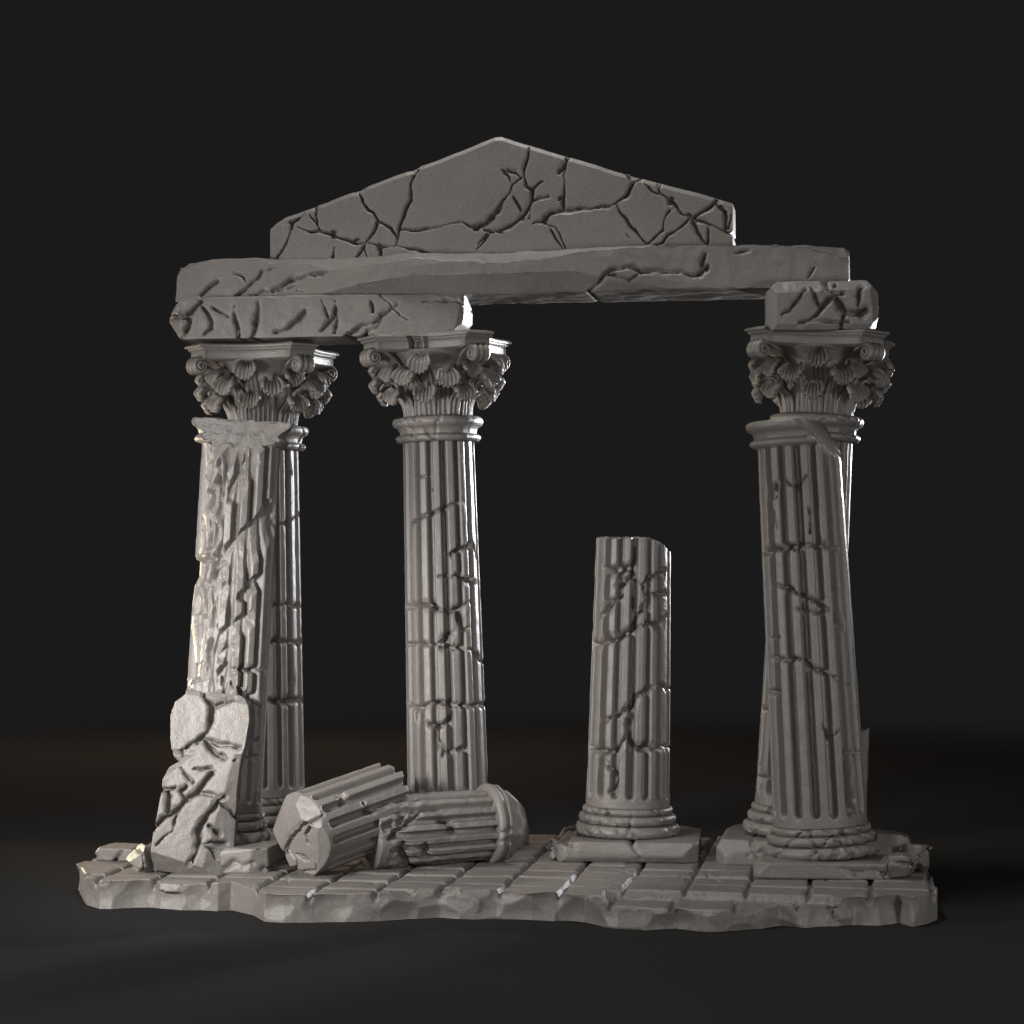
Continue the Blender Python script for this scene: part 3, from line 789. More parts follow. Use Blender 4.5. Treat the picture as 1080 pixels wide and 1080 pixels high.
# pediment
PA, PB, PC = (270, 130, 4.154), (520, 130, 3.857), (480, 150, 6.75)
spec_p = [X(*PA, [(210, 395), (160, 440), (145, 490), (115, 555), (85, 600)], 5), X(*PA, [(160, 437)], 4),
          X(*PA, [(185, 455), (235, 475), (280, 472), (335, 492), (390, 510), (440, 525), (480, 525), (545, 540), (600, 540), (620, 530)], 4), X(*PA, [(340, 487)], 7), X(*PA, [(437, 515)], 5), X(*PA, [(540, 540)], 5),
          X(*PA, [(230, 395), (255, 430), (280, 470)], 3), X(*PA, [(260, 370), (268, 450)], 4), X(*PA, [(440, 295), (470, 350), (535, 425), (590, 460), (615, 500), (618, 535)], 4), X(*PA, [(535, 428)], 3),
          X(*PA, [(535, 425), (515, 480), (480, 525), (440, 590)], 4), X(*PA, [(720, 180), (690, 235), (680, 300), (680, 340), (650, 400), (625, 480), (615, 530)], 4), X(*PA, [(620, 535), (700, 550), (765, 575)], 4),
          X(*PA, [(345, 540), (335, 590)], 4), X(*PA, [(470, 550), (492, 592)], 3), X(*PA, [(545, 540), (548, 588)], 3),
          X(*PA, [(635, 465), (720, 468), (800, 455), (880, 435), (940, 455)], 3), X(*PA, [(940, 455), (1010, 440), (1060, 390), (1080, 350)], 6), X(*PA, [(965, 460)], 5),
          X(*PA, [(1000, 465), (1080, 480)], 3), X(*PA, [(1020, 490), (965, 550)], 2),
          X(*PC, [(525, 40), (515, 120), (490, 190), (490, 250), (550, 340)], 4), X(*PC, [(470, 260), (405, 305), (385, 370), (320, 450), (270, 540), (200, 590), (130, 610)], 6),
          X(*PC, [(465, 258)], 4), X(*PC, [(150, 610)], 5), X(*PC, [(380, 205), (430, 215), (465, 250)], 4), X(*PC, [(335, 200), (395, 295)], 3), X(*PC, [(550, 340), (600, 290), (625, 278)], 3),
          X(*PC, [(550, 340), (550, 400), (530, 460), (480, 530), (400, 590), (330, 625), (250, 640)], 6), X(*PC, [(540, 420), (600, 400), (665, 385)], 5), X(*PC, [(590, 407)], 4),
          X(*PC, [(415, 385), (440, 440), (470, 490)], 3), X(*PC, [(480, 545)], 4), X(*PC, [(550, 580), (620, 560), (680, 510), (740, 490), (820, 485), (900, 470), (1080, 450)], 6), X(*PC, [(640, 555)], 6),
          X(*PC, [(800, 110), (740, 220)], 7), X(*PC, [(752, 205)], 5), X(*PC, [(790, 170), (775, 270), (780, 340), (770, 400), (770, 480)], 4), X(*PC, [(745, 395)], 3),
          X(*PC, [(530, 460), (530, 550)], 3), X(*PC, [(660, 590), (720, 610), (750, 670), (800, 775)], 2), X(*PC, [(680, 620), (720, 690), (770, 765)], 2), X(*PC, [(230, 650), (165, 725)], 2),
          X(*PB, [(420, 340), (500, 325), (550, 280), (600, 225)], 5), X(*PB, [(500, 325), (545, 395), (590, 450), (625, 490)], 4), X(*PB, [(630, 490), (690, 435), (695, 390), (720, 355)], 4),
          X(*PB, [(620, 245), (650, 280), (690, 290), (740, 330), (800, 380), (860, 400), (920, 430), (980, 450)], 4), X(*PB, [(725, 310)], 6), X(*PB, [(797, 372)], 5),
          X(*PB, [(800, 385), (740, 440), (655, 498)], 4), X(*PB, [(810, 390), (830, 440), (870, 490)], 4), X(*PB, [(875, 420), (875, 492)], 4), X(*PB, [(910, 310), (860, 355), (810, 385)], 5),
          X(*PB, [(905, 320), (945, 360), (945, 430)], 7), X(*PB, [(970, 370), (955, 430)], 3), X(*PB, [(675, 245), (675, 285)], 3), X(*PB, [(540, 450), (555, 465)], 2)]
pL, pR = at(287, 255, 22.65), at(777, 255, 21.95)
c = (pL + pR) / 2; Lp = np.linalg.norm((pR - pL)[:2])
Pth = 0.46
OP = np.array([c[0], c[1] + Pth / 2, zb1 - 0.012])
edge_px = [(286, 240), (290, 236), (301, 229), (330, 219), (336, 216), (370, 203), (379, 201), (390, 195), (429, 180.5), (436, 179.5), (444, 174.5), (463, 168), (522, 144), (529, 144), (558, 153), (598, 165), (612, 168.5), (670, 187), (681, 189), (753, 208), (772, 214), (777, 220)]
hp = np.array(to_plane(edge_px, OP, RB, -Pth / 2))
def pediment_shape(V):
    t = V[:, 2] + 0.5                                          # 0..1 of the height
    x = V[:, 0]
    top = np.interp(x, hp[:, 0], hp[:, 1])
    V = V.copy(); bev = 0.045
    ztop = top + 0.006 * perlin(np.c_[x * 4, V[:, 1] * 4, x * 0])
    V[:, 2] = t * ztop
    # chamfer along the raking edges, front and back
    over = np.clip(V[:, 2] - (ztop - bev), 0, bev)
    lim = Pth / 2 - over * 0.75
    V[:, 1] = np.clip(V[:, 1], -lim, lim)
    return V
Vp, Qp = dense_box(Lp, Pth, 1.0, 0.0125, counts=(600, 30, 150))
Vp = pediment_shape(Vp)
Np = normals(Vp, Qp)
cr = plane_cracks(spec_p, OP, RB, -Pth / 2, 0.78, 1.0)
back = Np[:, 1] > 0.5
cb = random_cracks(-Lp / 2, Lp / 2, 0.1, 1.0, 16, 77, 0.02)
D = np.where(back, carve_depth(Vp[:, [0, 2]], cb, 0.014, 3), carve_depth(Vp[:, [0, 2]], cr, 0.011, 33))
Vp = Vp - Np * D[:, None] + Np * (0.003 * fbm(Vp * 2.5, 3))[:, None]
Vp[:, 2] = np.maximum(Vp[:, 2], 0.0)
tag(place(mesh('pediment', Vp, Qp, STONE), OP, RB), 'low triangular pediment slab netted with cracks on top of the long beam', 'pediment')
# block on the right capital
KB = (770, 280, 5.4)
spec_k = [X(*KB, [(430, 130), (390, 190), (340, 250), (300, 280)], 8), X(*KB, [(465, 125), (490, 190), (505, 235)], 4), X(*KB, [(545, 80), (560, 150), (640, 155)], 8), X(*KB, [(600, 110)], 4),
          X(*KB, [(640, 160), (590, 165), (550, 200), (520, 250), (450, 310), (400, 330)], 10), X(*KB, [(610, 190), (640, 240), (660, 260), (740, 265), (770, 250)], 11), X(*KB, [(660, 320)], 5),
          X(*KB, [(745, 120), (730, 230)], 6), X(*KB, [(722, 172)], 3), X(*KB, [(660, 260), (640, 300), (630, 345)], 7), X(*KB, [(450, 320), (540, 315), (640, 320)], 5)]
pL, pR = at(815, 325, 21.3), at(932, 325, 21.1)
c = (pL + pR) / 2; Lk = 1.13; zk0, zk1 = 5.49, 5.995
OK_ = np.array([c[0], c[1] + 0.52, (zk0 + zk1) / 2]); RK = rotz(math.radians(-6))
def step_back(V):                                             # rear half is broken lower and carries the beam end
    V = V.copy(); lim = 5.952 - OK_[2]
    m = V[:, 1] > -0.26 + 0.03 * perlin(np.c_[V[:, 0] * 5, V[:, 0] * 0, V[:, 0] * 0])
    V[m, 2] = np.minimum(V[m, 2], lim)
    return V
block('impost_block', 'chipped stub of lintel on the right hand capital in front of the beam end', 'block', OK_, RK, Lk, 1.0, zk1 - zk0, 0.0105, spec_k,
      [((-1, -0.15, 0.95), 0.545), ((-1, -0.9, 0), 0.68), ((-1, 0, -0.8), 0.555), ((1, -0.1, 0.95), 0.565), ((1, -1, 0.1), 0.70), ((1, -0.1, -0.9), 0.545), ((0, -1, -0.7), 0.525), ((0.05, -1, 0.6), 0.55)],
      10, 0.08, 34, shape=step_back)

# ------------------------------------------------------------------ fallen and leaning pieces
# slab leaning on the eroded column
S1 = (150, 720, 5.143)
spec_s = [X(*S1, [(330, 20), (340, 90), (380, 120), (370, 200), (355, 270), (320, 300), (260, 330), (210, 385)], 10), X(*S1, [(385, 130)], 5), X(*S1, [(500, 78), (430, 115), (385, 135)], 9),
          X(*S1, [(330, 300), (400, 330), (470, 335), (530, 350)], 8), X(*S1, [(340, 310), (400, 380), (440, 410)], 10), X(*S1, [(440, 400)], 6), X(*S1, [(505, 425)], 4), X(*S1, [(300, 325)], 4),
          X(*S1, [(210, 450), (230, 500), (280, 540)], 6), X(*S1, [(105, 580), (180, 570)], 5), X(*S1, [(380, 490), (330, 550), (290, 600), (230, 640), (180, 700), (110, 740), (65, 790)], 8),
          X(*S1, [(240, 560), (210, 590), (240, 640)], 7), X(*S1, [(140, 650), (140, 700), (150, 620), (140, 590)], 6), X(*S1, [(290, 600), (350, 600), (420, 620)], 4),
          X(*S1, [(450, 620), (380, 690), (330, 750), (300, 800), (310, 870), (290, 930), (260, 975)], 10), X(*S1, [(340, 740)], 5), X(*S1, [(430, 655), (480, 690), (500, 730)], 8), X(*S1, [(360, 770), (420, 820)], 7),
          X(*S1, [(320, 875), (380, 868), (450, 870)], 5), X(*S1, [(340, 880), (380, 910), (400, 950)], 8), X(*S1, [(280, 468), (380, 462)], 4), X(*S1, [(190, 700), (170, 800), (80, 880)], 2), X(*S1, [(300, 880)], 4)]
pb, pt = at(201, 921, 20.78), at(221, 729, 21.10)
zax = (pt - pb) / np.linalg.norm(pt - pb)
xax = np.cross([math.sin(math.radians(-2)), 1, 0], zax); xax /= np.linalg.norm(xax)
RS = np.stack([xax, np.cross(zax, xax), zax], 1)
Ls = np.linalg.norm(pt - pb); Ws, Ts = 0.80, 0.34
OS = (pb + pt) / 2 + RS[:, 1] * Ts / 2
sl_l = np.array(to_plane(crop(*S1, [(235, 60), (180, 100), (152, 175), (152, 300), (160, 385), (200, 428), (140, 462), (108, 520), (103, 600), (85, 700), (62, 800), (48, 900), (45, 960), (70, 1045)]), OS, RS, -Ts / 2))[::-1]
sl_r = np.array(to_plane(crop(*S1, [(545, 60), (575, 120), (582, 200), (562, 320), (538, 400), (522, 480), (508, 600), (506, 700), (497, 800), (490, 900), (485, 1045)]), OS, RS, -Ts / 2))[::-1]
def slab_outline(V):
    V = V.copy(); z = V[:, 2] + 0.02 * perlin(V * 6)
    a = np.interp(z, sl_l[:, 1], sl_l[:, 0]); b = np.interp(z, sl_r[:, 1], sl_r[:, 0])
    V[:, 0] = a + (V[:, 0] / Ws + 0.5) * (b - a)
    chip(V, (1, -0.75, 0.0), 0.452, 0.004); chip(V, (-1, -1.1, 0.1), 0.395, 0.004); chip(V, (0.1, -1, 1.0), 0.72, 0.004)
    for m_ in (V[:, 2] < 0.30,):
        W_ = V[m_]; chip(W_, (-0.5, -1, 0.55), 0.285, 0.004); chip(W_, (0.55, -1, -0.1), 0.275, 0.004); V[m_] = W_
    return V
block('leaning_slab', 'pale cracked stone slab leaning against the eroded column at far left', 'slab', OS, RS, Ws, Ts, Ls, 0.0090, spec_s,
      [((-0.25, -1, -1.1), 0.715)],
      8, 0.06, 41, k=0.75, shape=slab_outline)
def waist(V): return V

# the two fallen drums
def axis_frame(a):
    a = np.asarray(a, float); a /= np.linalg.norm(a)
    x = np.cross([0, 0, 1], a); x /= np.linalg.norm(x)
    return np.stack([x, np.cross(a, x), a], 1)
# upper drum: local +z runs from the near end face up and back
aD = np.array([0.69, 0.66, 0.19]); RD = axis_frame(aD)
OD = at(309, 889, 20.75)
OD[2] = 0.375
D1 = (280, 810, 7.2)
spec_d = [X(*D1, [(570, 185), (590, 240)], 6), X(*D1, [(790, 300), (830, 335)], 6), X(*D1, [(735, 250), (750, 270)], 4)]
ND = rng
V, Q = shaft_mesh(0.0, 1.32, 0.428, 0.428, spec_d, (OD, RD), 51, zcut=lambda x, y: 1.26 + 0.07 * perlin(np.c_[x * 4, y * 4, x * 0 + 3]) + 0.03 * perlin(np.c_[x * 13, y * 13, x * 0]), flute0=0.17, dep=0.075, phase=0.1)
# close the near end with a dense disc so that it can be chiselled and cracked
def end_disc(V, Q, nt_, rings, z0):
    rim = V[:nt_].copy(); rows = [V]; n0 = len(V); qs = [Q[(Q != len(V) - 1).all(1)]]
    prev = np.arange(nt_)
    for k in range(1, rings):
        f = 1 - k / rings; P = rim * [f, f, 1]
        rows.append(P); cur = np.arange(nt_) + n0; n0 += nt_
        qs.append(np.stack([np.roll(prev, -1), prev, cur, np.roll(cur, -1)], 1)); prev = cur
    rows.append([[0, 0, z0]]); cidx = n0
    qs.append(np.stack([np.roll(prev, -1), prev, np.full(nt_, cidx), np.full(nt_, cidx)], 1))
    return np.vstack(rows), np.vstack(qs)
V, Q = end_disc(V, Q, FLUTES * 24, 40, 0.0)
for n, c in (((0.1, -0.75, -1.0), 0.19), ((-0.9, -0.2, -1.0), 0.20), ((0.85, -0.5, -1.0), 0.185), ((-0.6, 0.8, -1.0), 0.20), ((0.8, 0.7, -1.0), 0.19), ((0.3, 1, -1.1), 0.18), ((0.12, 0.2, -1), 0.02), ((-0.2, -0.05, -1), 0.03)):
    chip(V, n, c, 0.004)
N = normals(V, Q)
o_ = RD.T @ (CAM - OD); q2 = []
for pts, w in ([(375, 375), (300, 430), (230, 500), (180, 580), (150, 650), (80, 780)], 9), ([(340, 450), (330, 570)], 6), ([(180, 640), (90, 635)], 6), ([(245, 690), (250, 740), (190, 810)], 6), ([(300, 780), (380, 780), (380, 735)], 5), ([(190, 610), (240, 680)], 5), ([(250, 650), (340, 690)], 3):
    q = []
    for x, y in crop(*D1, pts):
        d = RD.T @ np.array([(x - CX) / F, 1.0, -(y - HY) / F]); t = (0.03 - o_[2]) / d[2]; p = o_ + t * d; q.append((p[0], p[1]))
    q2.append((q, w * 0.0024 + 0.004, 0.06))
m = (V[:, 2] < 0.16)
cd = carve_depth(V[:, :2], q2, 0.014, 6)
V = V - N * (cd * m)[:, None]
tag(place(mesh('column_drum', V, Q, STONE), OD, RD), 'short fluted drum tilted up on the other drum, cracked end facing the viewer', 'column drum')
# lower drum with neck ring
aE = np.array([math.cos(math.radians(25)), math.sin(math.radians(25)), 0.015]); RE = axis_frame(aE)
OE = at(389, 880, 21.25); OE[2] = 0.36
spec_e = [X(390, 820, 6.353, [(490, 285), (540, 300), (565, 355)], 10), X(390, 820, 6.353, [(580, 375)], 3), X(390, 820, 6.353, [(240, 440), (225, 540), (275, 615)], 10), X(390, 820, 6.353, [(380, 440), (385, 520)], 8),
          X(390, 820, 6.353, [(130, 330)], 9), X(390, 820, 6.353, [(230, 260)], 9), X(390, 820, 6.353, [(60, 360)], 8), X(390, 820, 6.353, [(300, 200), (330, 240), (190, 350), (150, 410)], 8), X(390, 820, 6.353, [(470, 190), (330, 220)], 7)]
tE = tag(empty('column_drum', OE, RE), 'longer fluted drum with a neck ring lying flat behind the tilted one', 'column drum')
def erode_e(tw, Z, X3, fl):
    m = sstep(0.50, 0.15, Z + 0.18 * perlin(X3 * 5)) * sstep(0.5, -0.2, X3[:, 0] * 0 + (0.2 - X3[:, 1]))
    return m * (0.025 + 0.035 * fbm(X3 * 8, 3) - 0.4 * fl)
Le = 1.30
V, Q = shaft_mesh(0.0, Le, 0.375, 0.36, spec_e, (OE, RE), 52, flute0=0.10, dep=0.080, phase=0.17, erode=erode_e, worn=0.008, k=0.85)
chip(V, (0.3, 0.3, -1), 0.03, 0.02)
mesh('shaft', V, Q, STONE, tE)
pr = [(0.02, Le - 0.01)] + [(0.365 + a, Le + b) for a, b in [(0.0, -0.008), (0.035, -0.004), (0.055, 0.02), (0.058, 0.05), (0.045, 0.08), (0.022, 0.092), (0.024, 0.10), (0.040, 0.11), (0.042, 0.135), (0.02, 0.15)]] + [(0.02, Le + 0.15)]
V, Q = lathe(pr, 53, 160, 0.005, 6, 3); mesh('neck_moulding', V, Q, STONE, tE)
V, Q = dense_box(0.76, 0.76, 0.26, 0.02)
for k in range(9):
    a = k * 2 * math.pi / 9 + 0.25; chip(V, (math.cos(a), math.sin(a), 0.05), 0.345, 0.004); chip(V, (math.cos(a + 0.3), math.sin(a + 0.3), 0.85), 0.29 + 0.03 * math.sin(k * 5), 0.004)
chip(V, (0.25, -0.3, 1), 0.11)
mesh('broken_end', V + [0, 0, Le + 0.15 + 0.06], Q, STONE, tE)

# slab standing behind the leaning column on the right
pb, pt = at(893, 890, 22.0), at(893, 768, 22.05)
pb[2] = 0.0
block('upright_slab', 'thin upright stone slab half hidden behind the leaning column at right', 'slab', np.array([pb[0], pb[1] + 0.1, pt[2] / 2 + 0.005]), rotz(math.radians(28)) @ roty(math.radians(2.5)), 0.48, 0.24, pt[2], 0.016,
      [], [((1, -0.3, 0.8), 0.74), ((1, -1, 0), 0.22), ((-1, 0, 1), 0.66), ((0.6, -1, 0.5), 0.46)], 8, 0.05, 43, extra=random_cracks(-0.2, 0.2, -0.6, 0.6, 9, 8, 0.022), deep=1.0)

# loose rubble
def rubble(name, label, x, y, d, s, yaw, seed, tilt=0.0, chips=14, size=0.10, lift=None):
    p = at(x, y, d); R = rotz(math.radians(yaw)) @ roty(math.radians(tilt))
    V, Q = dense_box(*s, 0.018)
    edge_chips(V, s[0] / 2, s[1] / 2, s[2] / 2, chips, size, seed)
    N = normals(V, Q)
    V = V + N * (0.008 * fbm(V * 4 + seed, 3))[:, None] - N * carve_depth(V[:, [0, 2]], random_cracks(-s[0] / 2, s[0] / 2, -s[2] / 2, s[2] / 2, 2, seed, 0.016), 0.015, seed)[:, None]
    W = V @ R.T
    p[2] = -W[:, 2].min() - 0.008 if lift is None else lift
    o = mesh(name, V, Q, STONE); place(o, p, R)
    return tag(o, label, 'stone')
rubble('rubble_stone', 'small rounded stone at the left foot of the leaning slab', 150, 910, 21.0, (0.30, 0.34, 0.29), 20, 61, 0, 18, 0.12)
rubble('rubble_stone', 'flat stone lit yellow at the far left edge of the base', 131, 910, 22.0, (0.50, 0.44, 0.13), -12, 62, 0, 8, 0.06)
rubble('rubble_stone', 'angular stone just right of the foot of the leaning column', 941, 905, 21.3, (0.44, 0.42, 0.34), 15, 63, 6, 12, 0.12)
rubble('rubble_stone', 'low wedge of stone in front of the other rubble near the right corner', 949, 925, 20.55, (0.40, 0.34, 0.22), -30, 64, -8, 10, 0.10)
rubble('rubble_stone', 'tall rough stone standing at the right cut edge of the base', 966, 912, 21.0, (0.26, 0.40, 0.30), -8, 65, 0, 12, 0.10)

# ------------------------------------------------------------------ base
front_px = [(84, 914), (93, 924), (106, 928), (128, 928), (161, 928), (169, 929), (214, 929), (230, 930), (245, 929), (268, 934), (279, 940), (300, 941), (327, 941), (390, 940), (440, 938), (463, 937), (500, 938), (522, 938), (560, 940), (587, 940),
            (615, 942), (631, 945), (650, 948), (680, 949), (713, 948), (745, 950), (775, 949), (800, 947), (820, 945), (845, 947), (870, 945), (900, 944), (925, 945), (945, 942), (959, 945), (975, 942), (986, 940)]
fx = np.array([at(x, y, F * CAMH / (y - HY)) for x, y in front_px])
XL0, XR0 = fx[0, 0], fx[-1, 0]
V, Q = dense_box(1, 1, 1, 1, True, counts=(640, 320, 20))
S, T, Zt = V[:, 0] + 0.5, V[:, 1] + 0.5, V[:, 2] + 0.5
xl = np.interp(T, [0, 0.2, 0.45, 0.7, 1], [XL0, XL0 - 0.02, XL0 + 0.08, XL0 + 0.30, XL0 + 0.75])
xr = np.interp(T, [0, 1], [XR0 + 0.02, XR0 + 0.55])
Xb = xl + (xr - xl) * S
Xs = XL0 + (XR0 - XL0) * S
yf = np.interp(Xs, fx[:, 0], fx[:, 1])
yb_ = np.interp(S, [0, 0.06, 0.2, 0.4, 0.6, 0.8, 1], [0.75, 1.8, 2.25, 2.15, 1.95, 1.65, 1.25]) + 0.05 * perlin(np.c_[S * 14, S * 0, S * 0 + 3])
Yb = yf + (yb_ - yf) * T
e1 = np.array([math.cos(ROW), -math.sin(ROW)]); e2 = np.array([math.sin(ROW), math.cos(ROW)])
U = Xb * e1[0] + Yb * e1[1]; W = Xb * e2[0] + Yb * e2[1]
U = U + 0.018 * perlin(np.c_[Xb * 2.3, Yb * 2.3, Xb * 0]); W = W + 0.018 * perlin(np.c_[Xb * 2.3, Yb * 2.3, Xb * 0 + 9])
def uv(x, y):
    p = at(x, y, F * CAMH / (y - HY)); return p[:2] @ e1, p[:2] @ e2
u0 = np.mean([uv(525, 941)[0], uv(588, 942)[0] - 0.575, uv(460.5, 941)[0] + 0.575])
PU, PW = 0.578, 0.49
w0 = uv(540, 940)[1] - 0.06
low_f = sstep(0.0, 0.03, U - (u0 + 0.4 + PU)) * sstep(0.0, 0.03, u0 + 5.6 * PU - U) * sstep(0.0, 0.035, w0 + 0.30 - W); lowrow = low_f > 0.5   # front row sits a little lower on the right
us = U - u0 + np.where(lowrow, 0.09, 0)
ws = W - w0 - np.where(U > u0 + 0.4 + PU, 0.30, 0)
ku, kw = np.floor(us / PU), np.floor(ws / PW)
du = np.minimum(us / PU - ku, 1 - (us / PU - ku)) * PU
dw = np.minimum(ws / PW - kw, 1 - (ws / PW - kw)) * PW
hsh = lambda a, b, s: np.modf(np.abs(np.sin(a * 12.99 + b * 78.23 + s) * 43758.5))[0]
jn = 0.010 * perlin(np.c_[Xb * 9, Yb * 9, Xb * 0 + 2])
gu = 1 - sstep(0.014, 0.030, du + jn); gw = 1 - sstep(0.012, 0.028, dw + jn)
hu, hw_ = (us / PU - ku - 0.5), (ws / PW - kw - 0.5)
tile = 0.014 * (hsh(ku, kw, 1) - 0.5) + 0.016 * (hsh(ku, kw, 2) - 0.5) * hu + 0.025 * (hsh(ku, kw, 3) - 0.5) * hw_
bevel = -0.010 * (1 - sstep(0.025, 0.060, np.minimum(du, dw) + jn))
ztop = tile + bevel - 0.050 * np.maximum(gu, 0.85 * gw) - 0.075 * low_f + 0.004 * fbm(np.c_[Xb * 5, Yb * 5, Xb * 0], 3)
# long crack through the paving
pc = [uv(631, 912), uv(655, 917), (uv(668, 921)), uv(700, 922), uv(715, 924), uv(745, 922), uv(760, 931)]
ztop -= carve_depth(np.c_[U, W], [(pc, 0.022, 0.04), ([uv(430, 925), uv(470, 914), uv(520, 905)], 0.012, 0.02)] + [(c_[0], 0.012, 0.02) for c_ in random_cracks(-4, 4, -2, 1.4, 14, 15)], 0.03, 9)
ZB = -0.275
# side walls: faceted rock
per = np.where(T <= 0, Xs, np.where(T >= 1, 40 + Xs, np.where(S <= 0, 80 + Yb, 120 + Yb)))
wall = (T <= 0) | (T >= 1) | (S <= 0) | (S >= 1)
zz = ztop * Zt + ZB * (1 - Zt)
r = np.random.default_rng(19)
off = np.zeros(len(V))
wi = np.where(wall)[0]
sd = []
for lo, hi in ((XL0, XR0), (40 + XL0, 40 + XR0), (78, 83), (118, 123)):
    n = int((hi - lo) * 6.0)
    sd.append(np.c_[r.uniform(lo, hi, n), r.uniform(ZB, 0.02, n), r.normal(0, 0.012, n), r.normal(0, 0.30, n), r.normal(0.0, 0.36, n)])
sd = np.concatenate(sd)
P = np.c_[per[wi], zz[wi]] + 0.012 * np.c_[perlin(np.c_[per[wi] * 9, zz[wi] * 9, zz[wi] * 0]), perlin(np.c_[per[wi] * 9, zz[wi] * 9, zz[wi] * 0 + 4])]
d2 = ((P[:, None, 0] - sd[None, :, 0]) ** 2 + 2.2 * (P[:, None, 1] - sd[None, :, 1]) ** 2)
idx = np.argsort(d2, axis=1)[:, :6]
pl = sd[idx, 2] + sd[idx, 3] * (P[:, None, 0] - sd[idx, 0]) + sd[idx, 4] * (P[:, None, 1] - sd[idx, 1]) + 0.9 * np.take_along_axis(d2, idx, 1)
off[wi] = np.clip(pl.min(1) + 0.035, -0.10, 0.06)
off[wi] += 0.010 * fbm(np.c_[per[wi] * 4, zz[wi] * 4, zz[wi] * 0 + 6], 3) + 0.05 * np.clip(-zz[wi] - 0.03, 0, 1) * 1.2
off *= np.where((S <= 0) | (S >= 1), sstep(0.0, 0.2, T * (yb_ - yf)) * sstep(0.0, 0.2, (1 - T) * (yb_ - yf)), 1.0) * np.where(((T <= 0) | (T >= 1)), sstep(0.0, 0.2, S * (xr - xl)) * sstep(0.0, 0.15, (1 - S) * (xr - xl)), 1.0)
# joints run a little way down the front face, the top rim is chipped
notch = np.clip(gu, 0, 1) * sstep(-0.12, -0.05, zz)
off -= np.where(wall, 0.045 * notch, 0)
side_soft = sstep(0.0, 1.0, 1.0)
rimfall = wall & (Zt >= 1)
ox = np.where(S <= 0, -1.0, np.where(S >= 1, 1.0, 0)); oy = np.where(T <= 0, -1.0, np.where(T >= 1, 1.0, 0))
ox = np.where(S >= 1, 0.25, ox)                               # right side is a clean cut
si = np.rint(S * 640).astype(int); ti = np.rint(T * 320).astype(int)
fo = np.zeros(641); bo = np.zeros(641); lo_ = np.zeros(321)
tp = Zt >= 1
fo[si[tp & (T <= 0)]] = off[tp & (T <= 0)]; bo[si[tp & (T >= 1)]] = off[tp & (T >= 1)]; lo_[ti[tp & (S <= 0)]] = off[tp & (S <= 0)]
inner = tp & ~wall
near = lambda d: 1 - sstep(0.0, 0.14, d)
Yb = Yb + inner * (-fo[si] * near(T * (yb_ - yf)) + bo[si] * near((1 - T) * (yb_ - yf)))
Xb = Xb - inner * lo_[ti] * near(S * (xr - xl))
V = np.c_[Xb + ox * off, Yb + oy * off, zz]
# sink the outermost strip of paving towards the wall so the rim looks broken
dist = np.minimum(np.minimum(T * (yb_ - yf), (1 - T) * (yb_ - yf)), S * (xr - xl))
rim = (1 - sstep(0.0, 0.10, dist + 0.05 * perlin(np.c_[Xb * 3.2, Yb * 3.2, Xb * 0 + 11]))) * sstep(-0.2, 0.5, perlin(np.c_[Xb * 1.7, Yb * 1.7, Xb * 0 + 21]))
V[:, 2] -= np.where(Zt >= 1, 0.028 * rim * (gu < 0.5), 0)
tag(mesh('ruin_base', V, Q, STONE), 'rough rock slab paved with worn square tiles that carries the whole ruin', 'base')

# ------------------------------------------------------------------ setting
n = 96; a = np.linspace(0, 2 * math.pi, n, endpoint=False)
FR_ = 46.0
V = np.vstack([np.c_[FR_ * np.cos(a), FR_ * np.sin(a) + 4, np.full(n, ZB - 0.004)], [[0, 4, ZB - 0.004]]])
Q = np.stack([np.arange(n), (np.arange(n) + 1) % n, np.full(n, n), np.full(n, n)], 1)
tag(mesh('ground', V, Q, FLOOR), kind='structure')

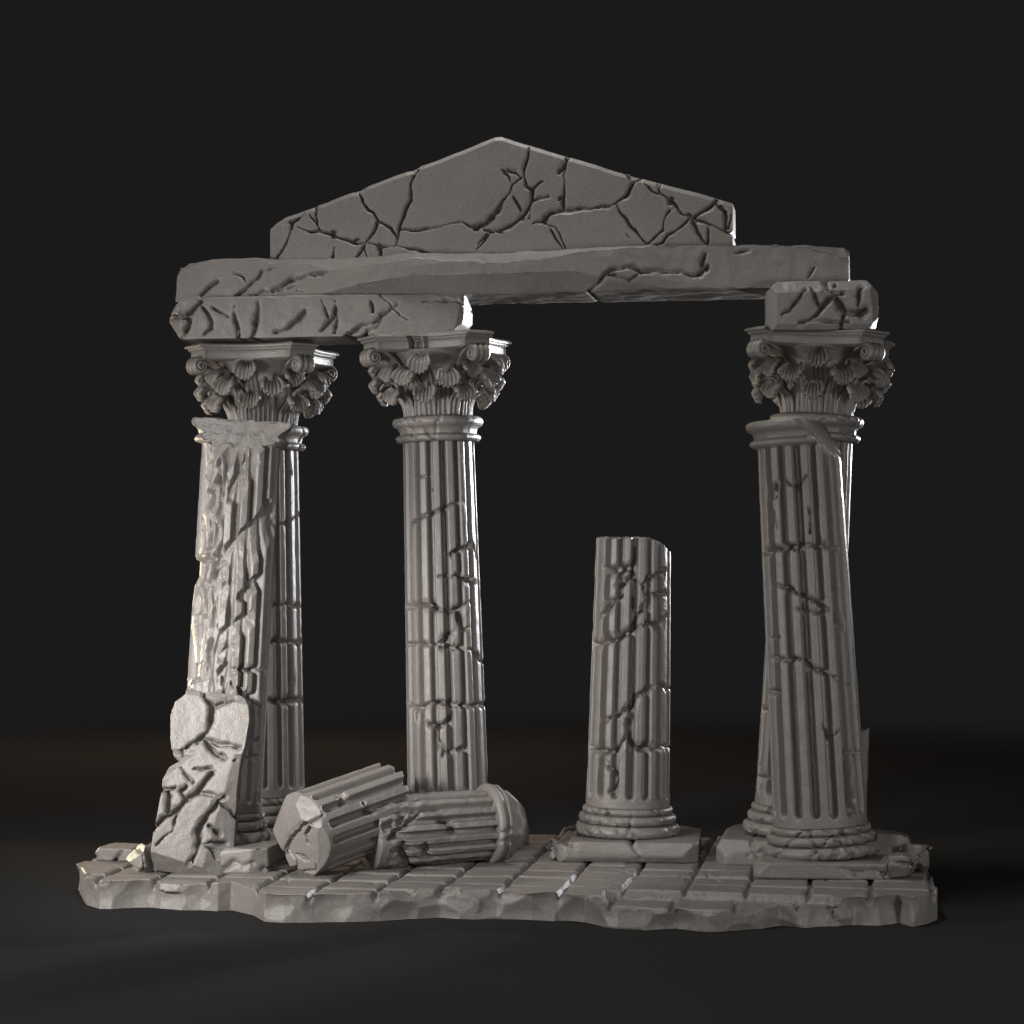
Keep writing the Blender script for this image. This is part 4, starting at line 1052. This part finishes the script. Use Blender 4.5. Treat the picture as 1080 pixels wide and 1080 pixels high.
w = bpy.data.worlds.new('World'); scene.world = w; w.use_nodes = True
bg = w.node_tree.nodes['Background']; bg.inputs['Color'].default_value = (1, 1, 1, 1); bg.inputs['Strength'].default_value = 0.0103

def area(name, loc, target, power, color, sx, sy, spread=180):
    l = bpy.data.lights.new(name, 'AREA'); l.energy = power; l.color = color; l.shape = 'RECTANGLE'; l.size = sx; l.size_y = sy; l.spread = math.radians(spread)
    o = bpy.data.objects.new(name, l); link(o); o.location = loc
    from mathutils import Vector
    o.rotation_euler = (Vector(target) - Vector(loc)).to_track_quat('-Z', 'Y').to_euler()
    return o
area('main_left', (-12.5, -6.8, 4.6), (-0.5, 0, 2.8), 1120, (1.0, 0.975, 0.95), 2.2, 2.2)
area('front_softbox', (0.5, -16, 4.0), (0.3, 0, 2.2), 75, (1.0, 0.98, 0.96), 2.0, 2.0, 70)
area('right_fill', (9.5, -10.0, 3.6), (1.5, 0, 2.0), 165, (0.99, 0.99, 1.0), 2.0, 2.0, 110)
area('left_key', (-5.8, -7.0, 3.0), (-2.6, -0.9, 2.0), 150, (1.0, 0.98, 0.96), 1.0, 1.0, 62)
area('right_rim', (9.0, 9.5, 5.4), (0.3, 0, 4.3), 360, (0.93, 0.96, 1.0), 1.0, 1.3, 38)
area('left_rim', (-9.0, 4.5, 2.3), (-1.5, 0, 2.0), 160, (1.0, 0.83, 0.58), 0.9, 2.4, 60)
area('top_light', (-1, -1.2, 15), (-0.3, 0, 2), 820, (1, 0.99, 0.97), 3, 3)
area('back_glow', (-6, 16, 8), (-6, 17, 0), 720, (1.0, 0.72, 0.53), 14, 6)

cam = bpy.data.cameras.new('camera'); co = bpy.data.objects.new('camera', cam); link(co)
co.location = tuple(CAM); co.rotation_euler = (math.pi / 2, 0, 0)
cam.sensor_width = 36; cam.lens = 36 * F / 1080; cam.shift_y = (HY - 540) / 1080; cam.clip_end = 2000
scene.camera = co
vs = scene.view_settings; vs.view_transform = 'Standard'; vs.look = 'None'; vs.exposure = 0; vs.gamma = 1
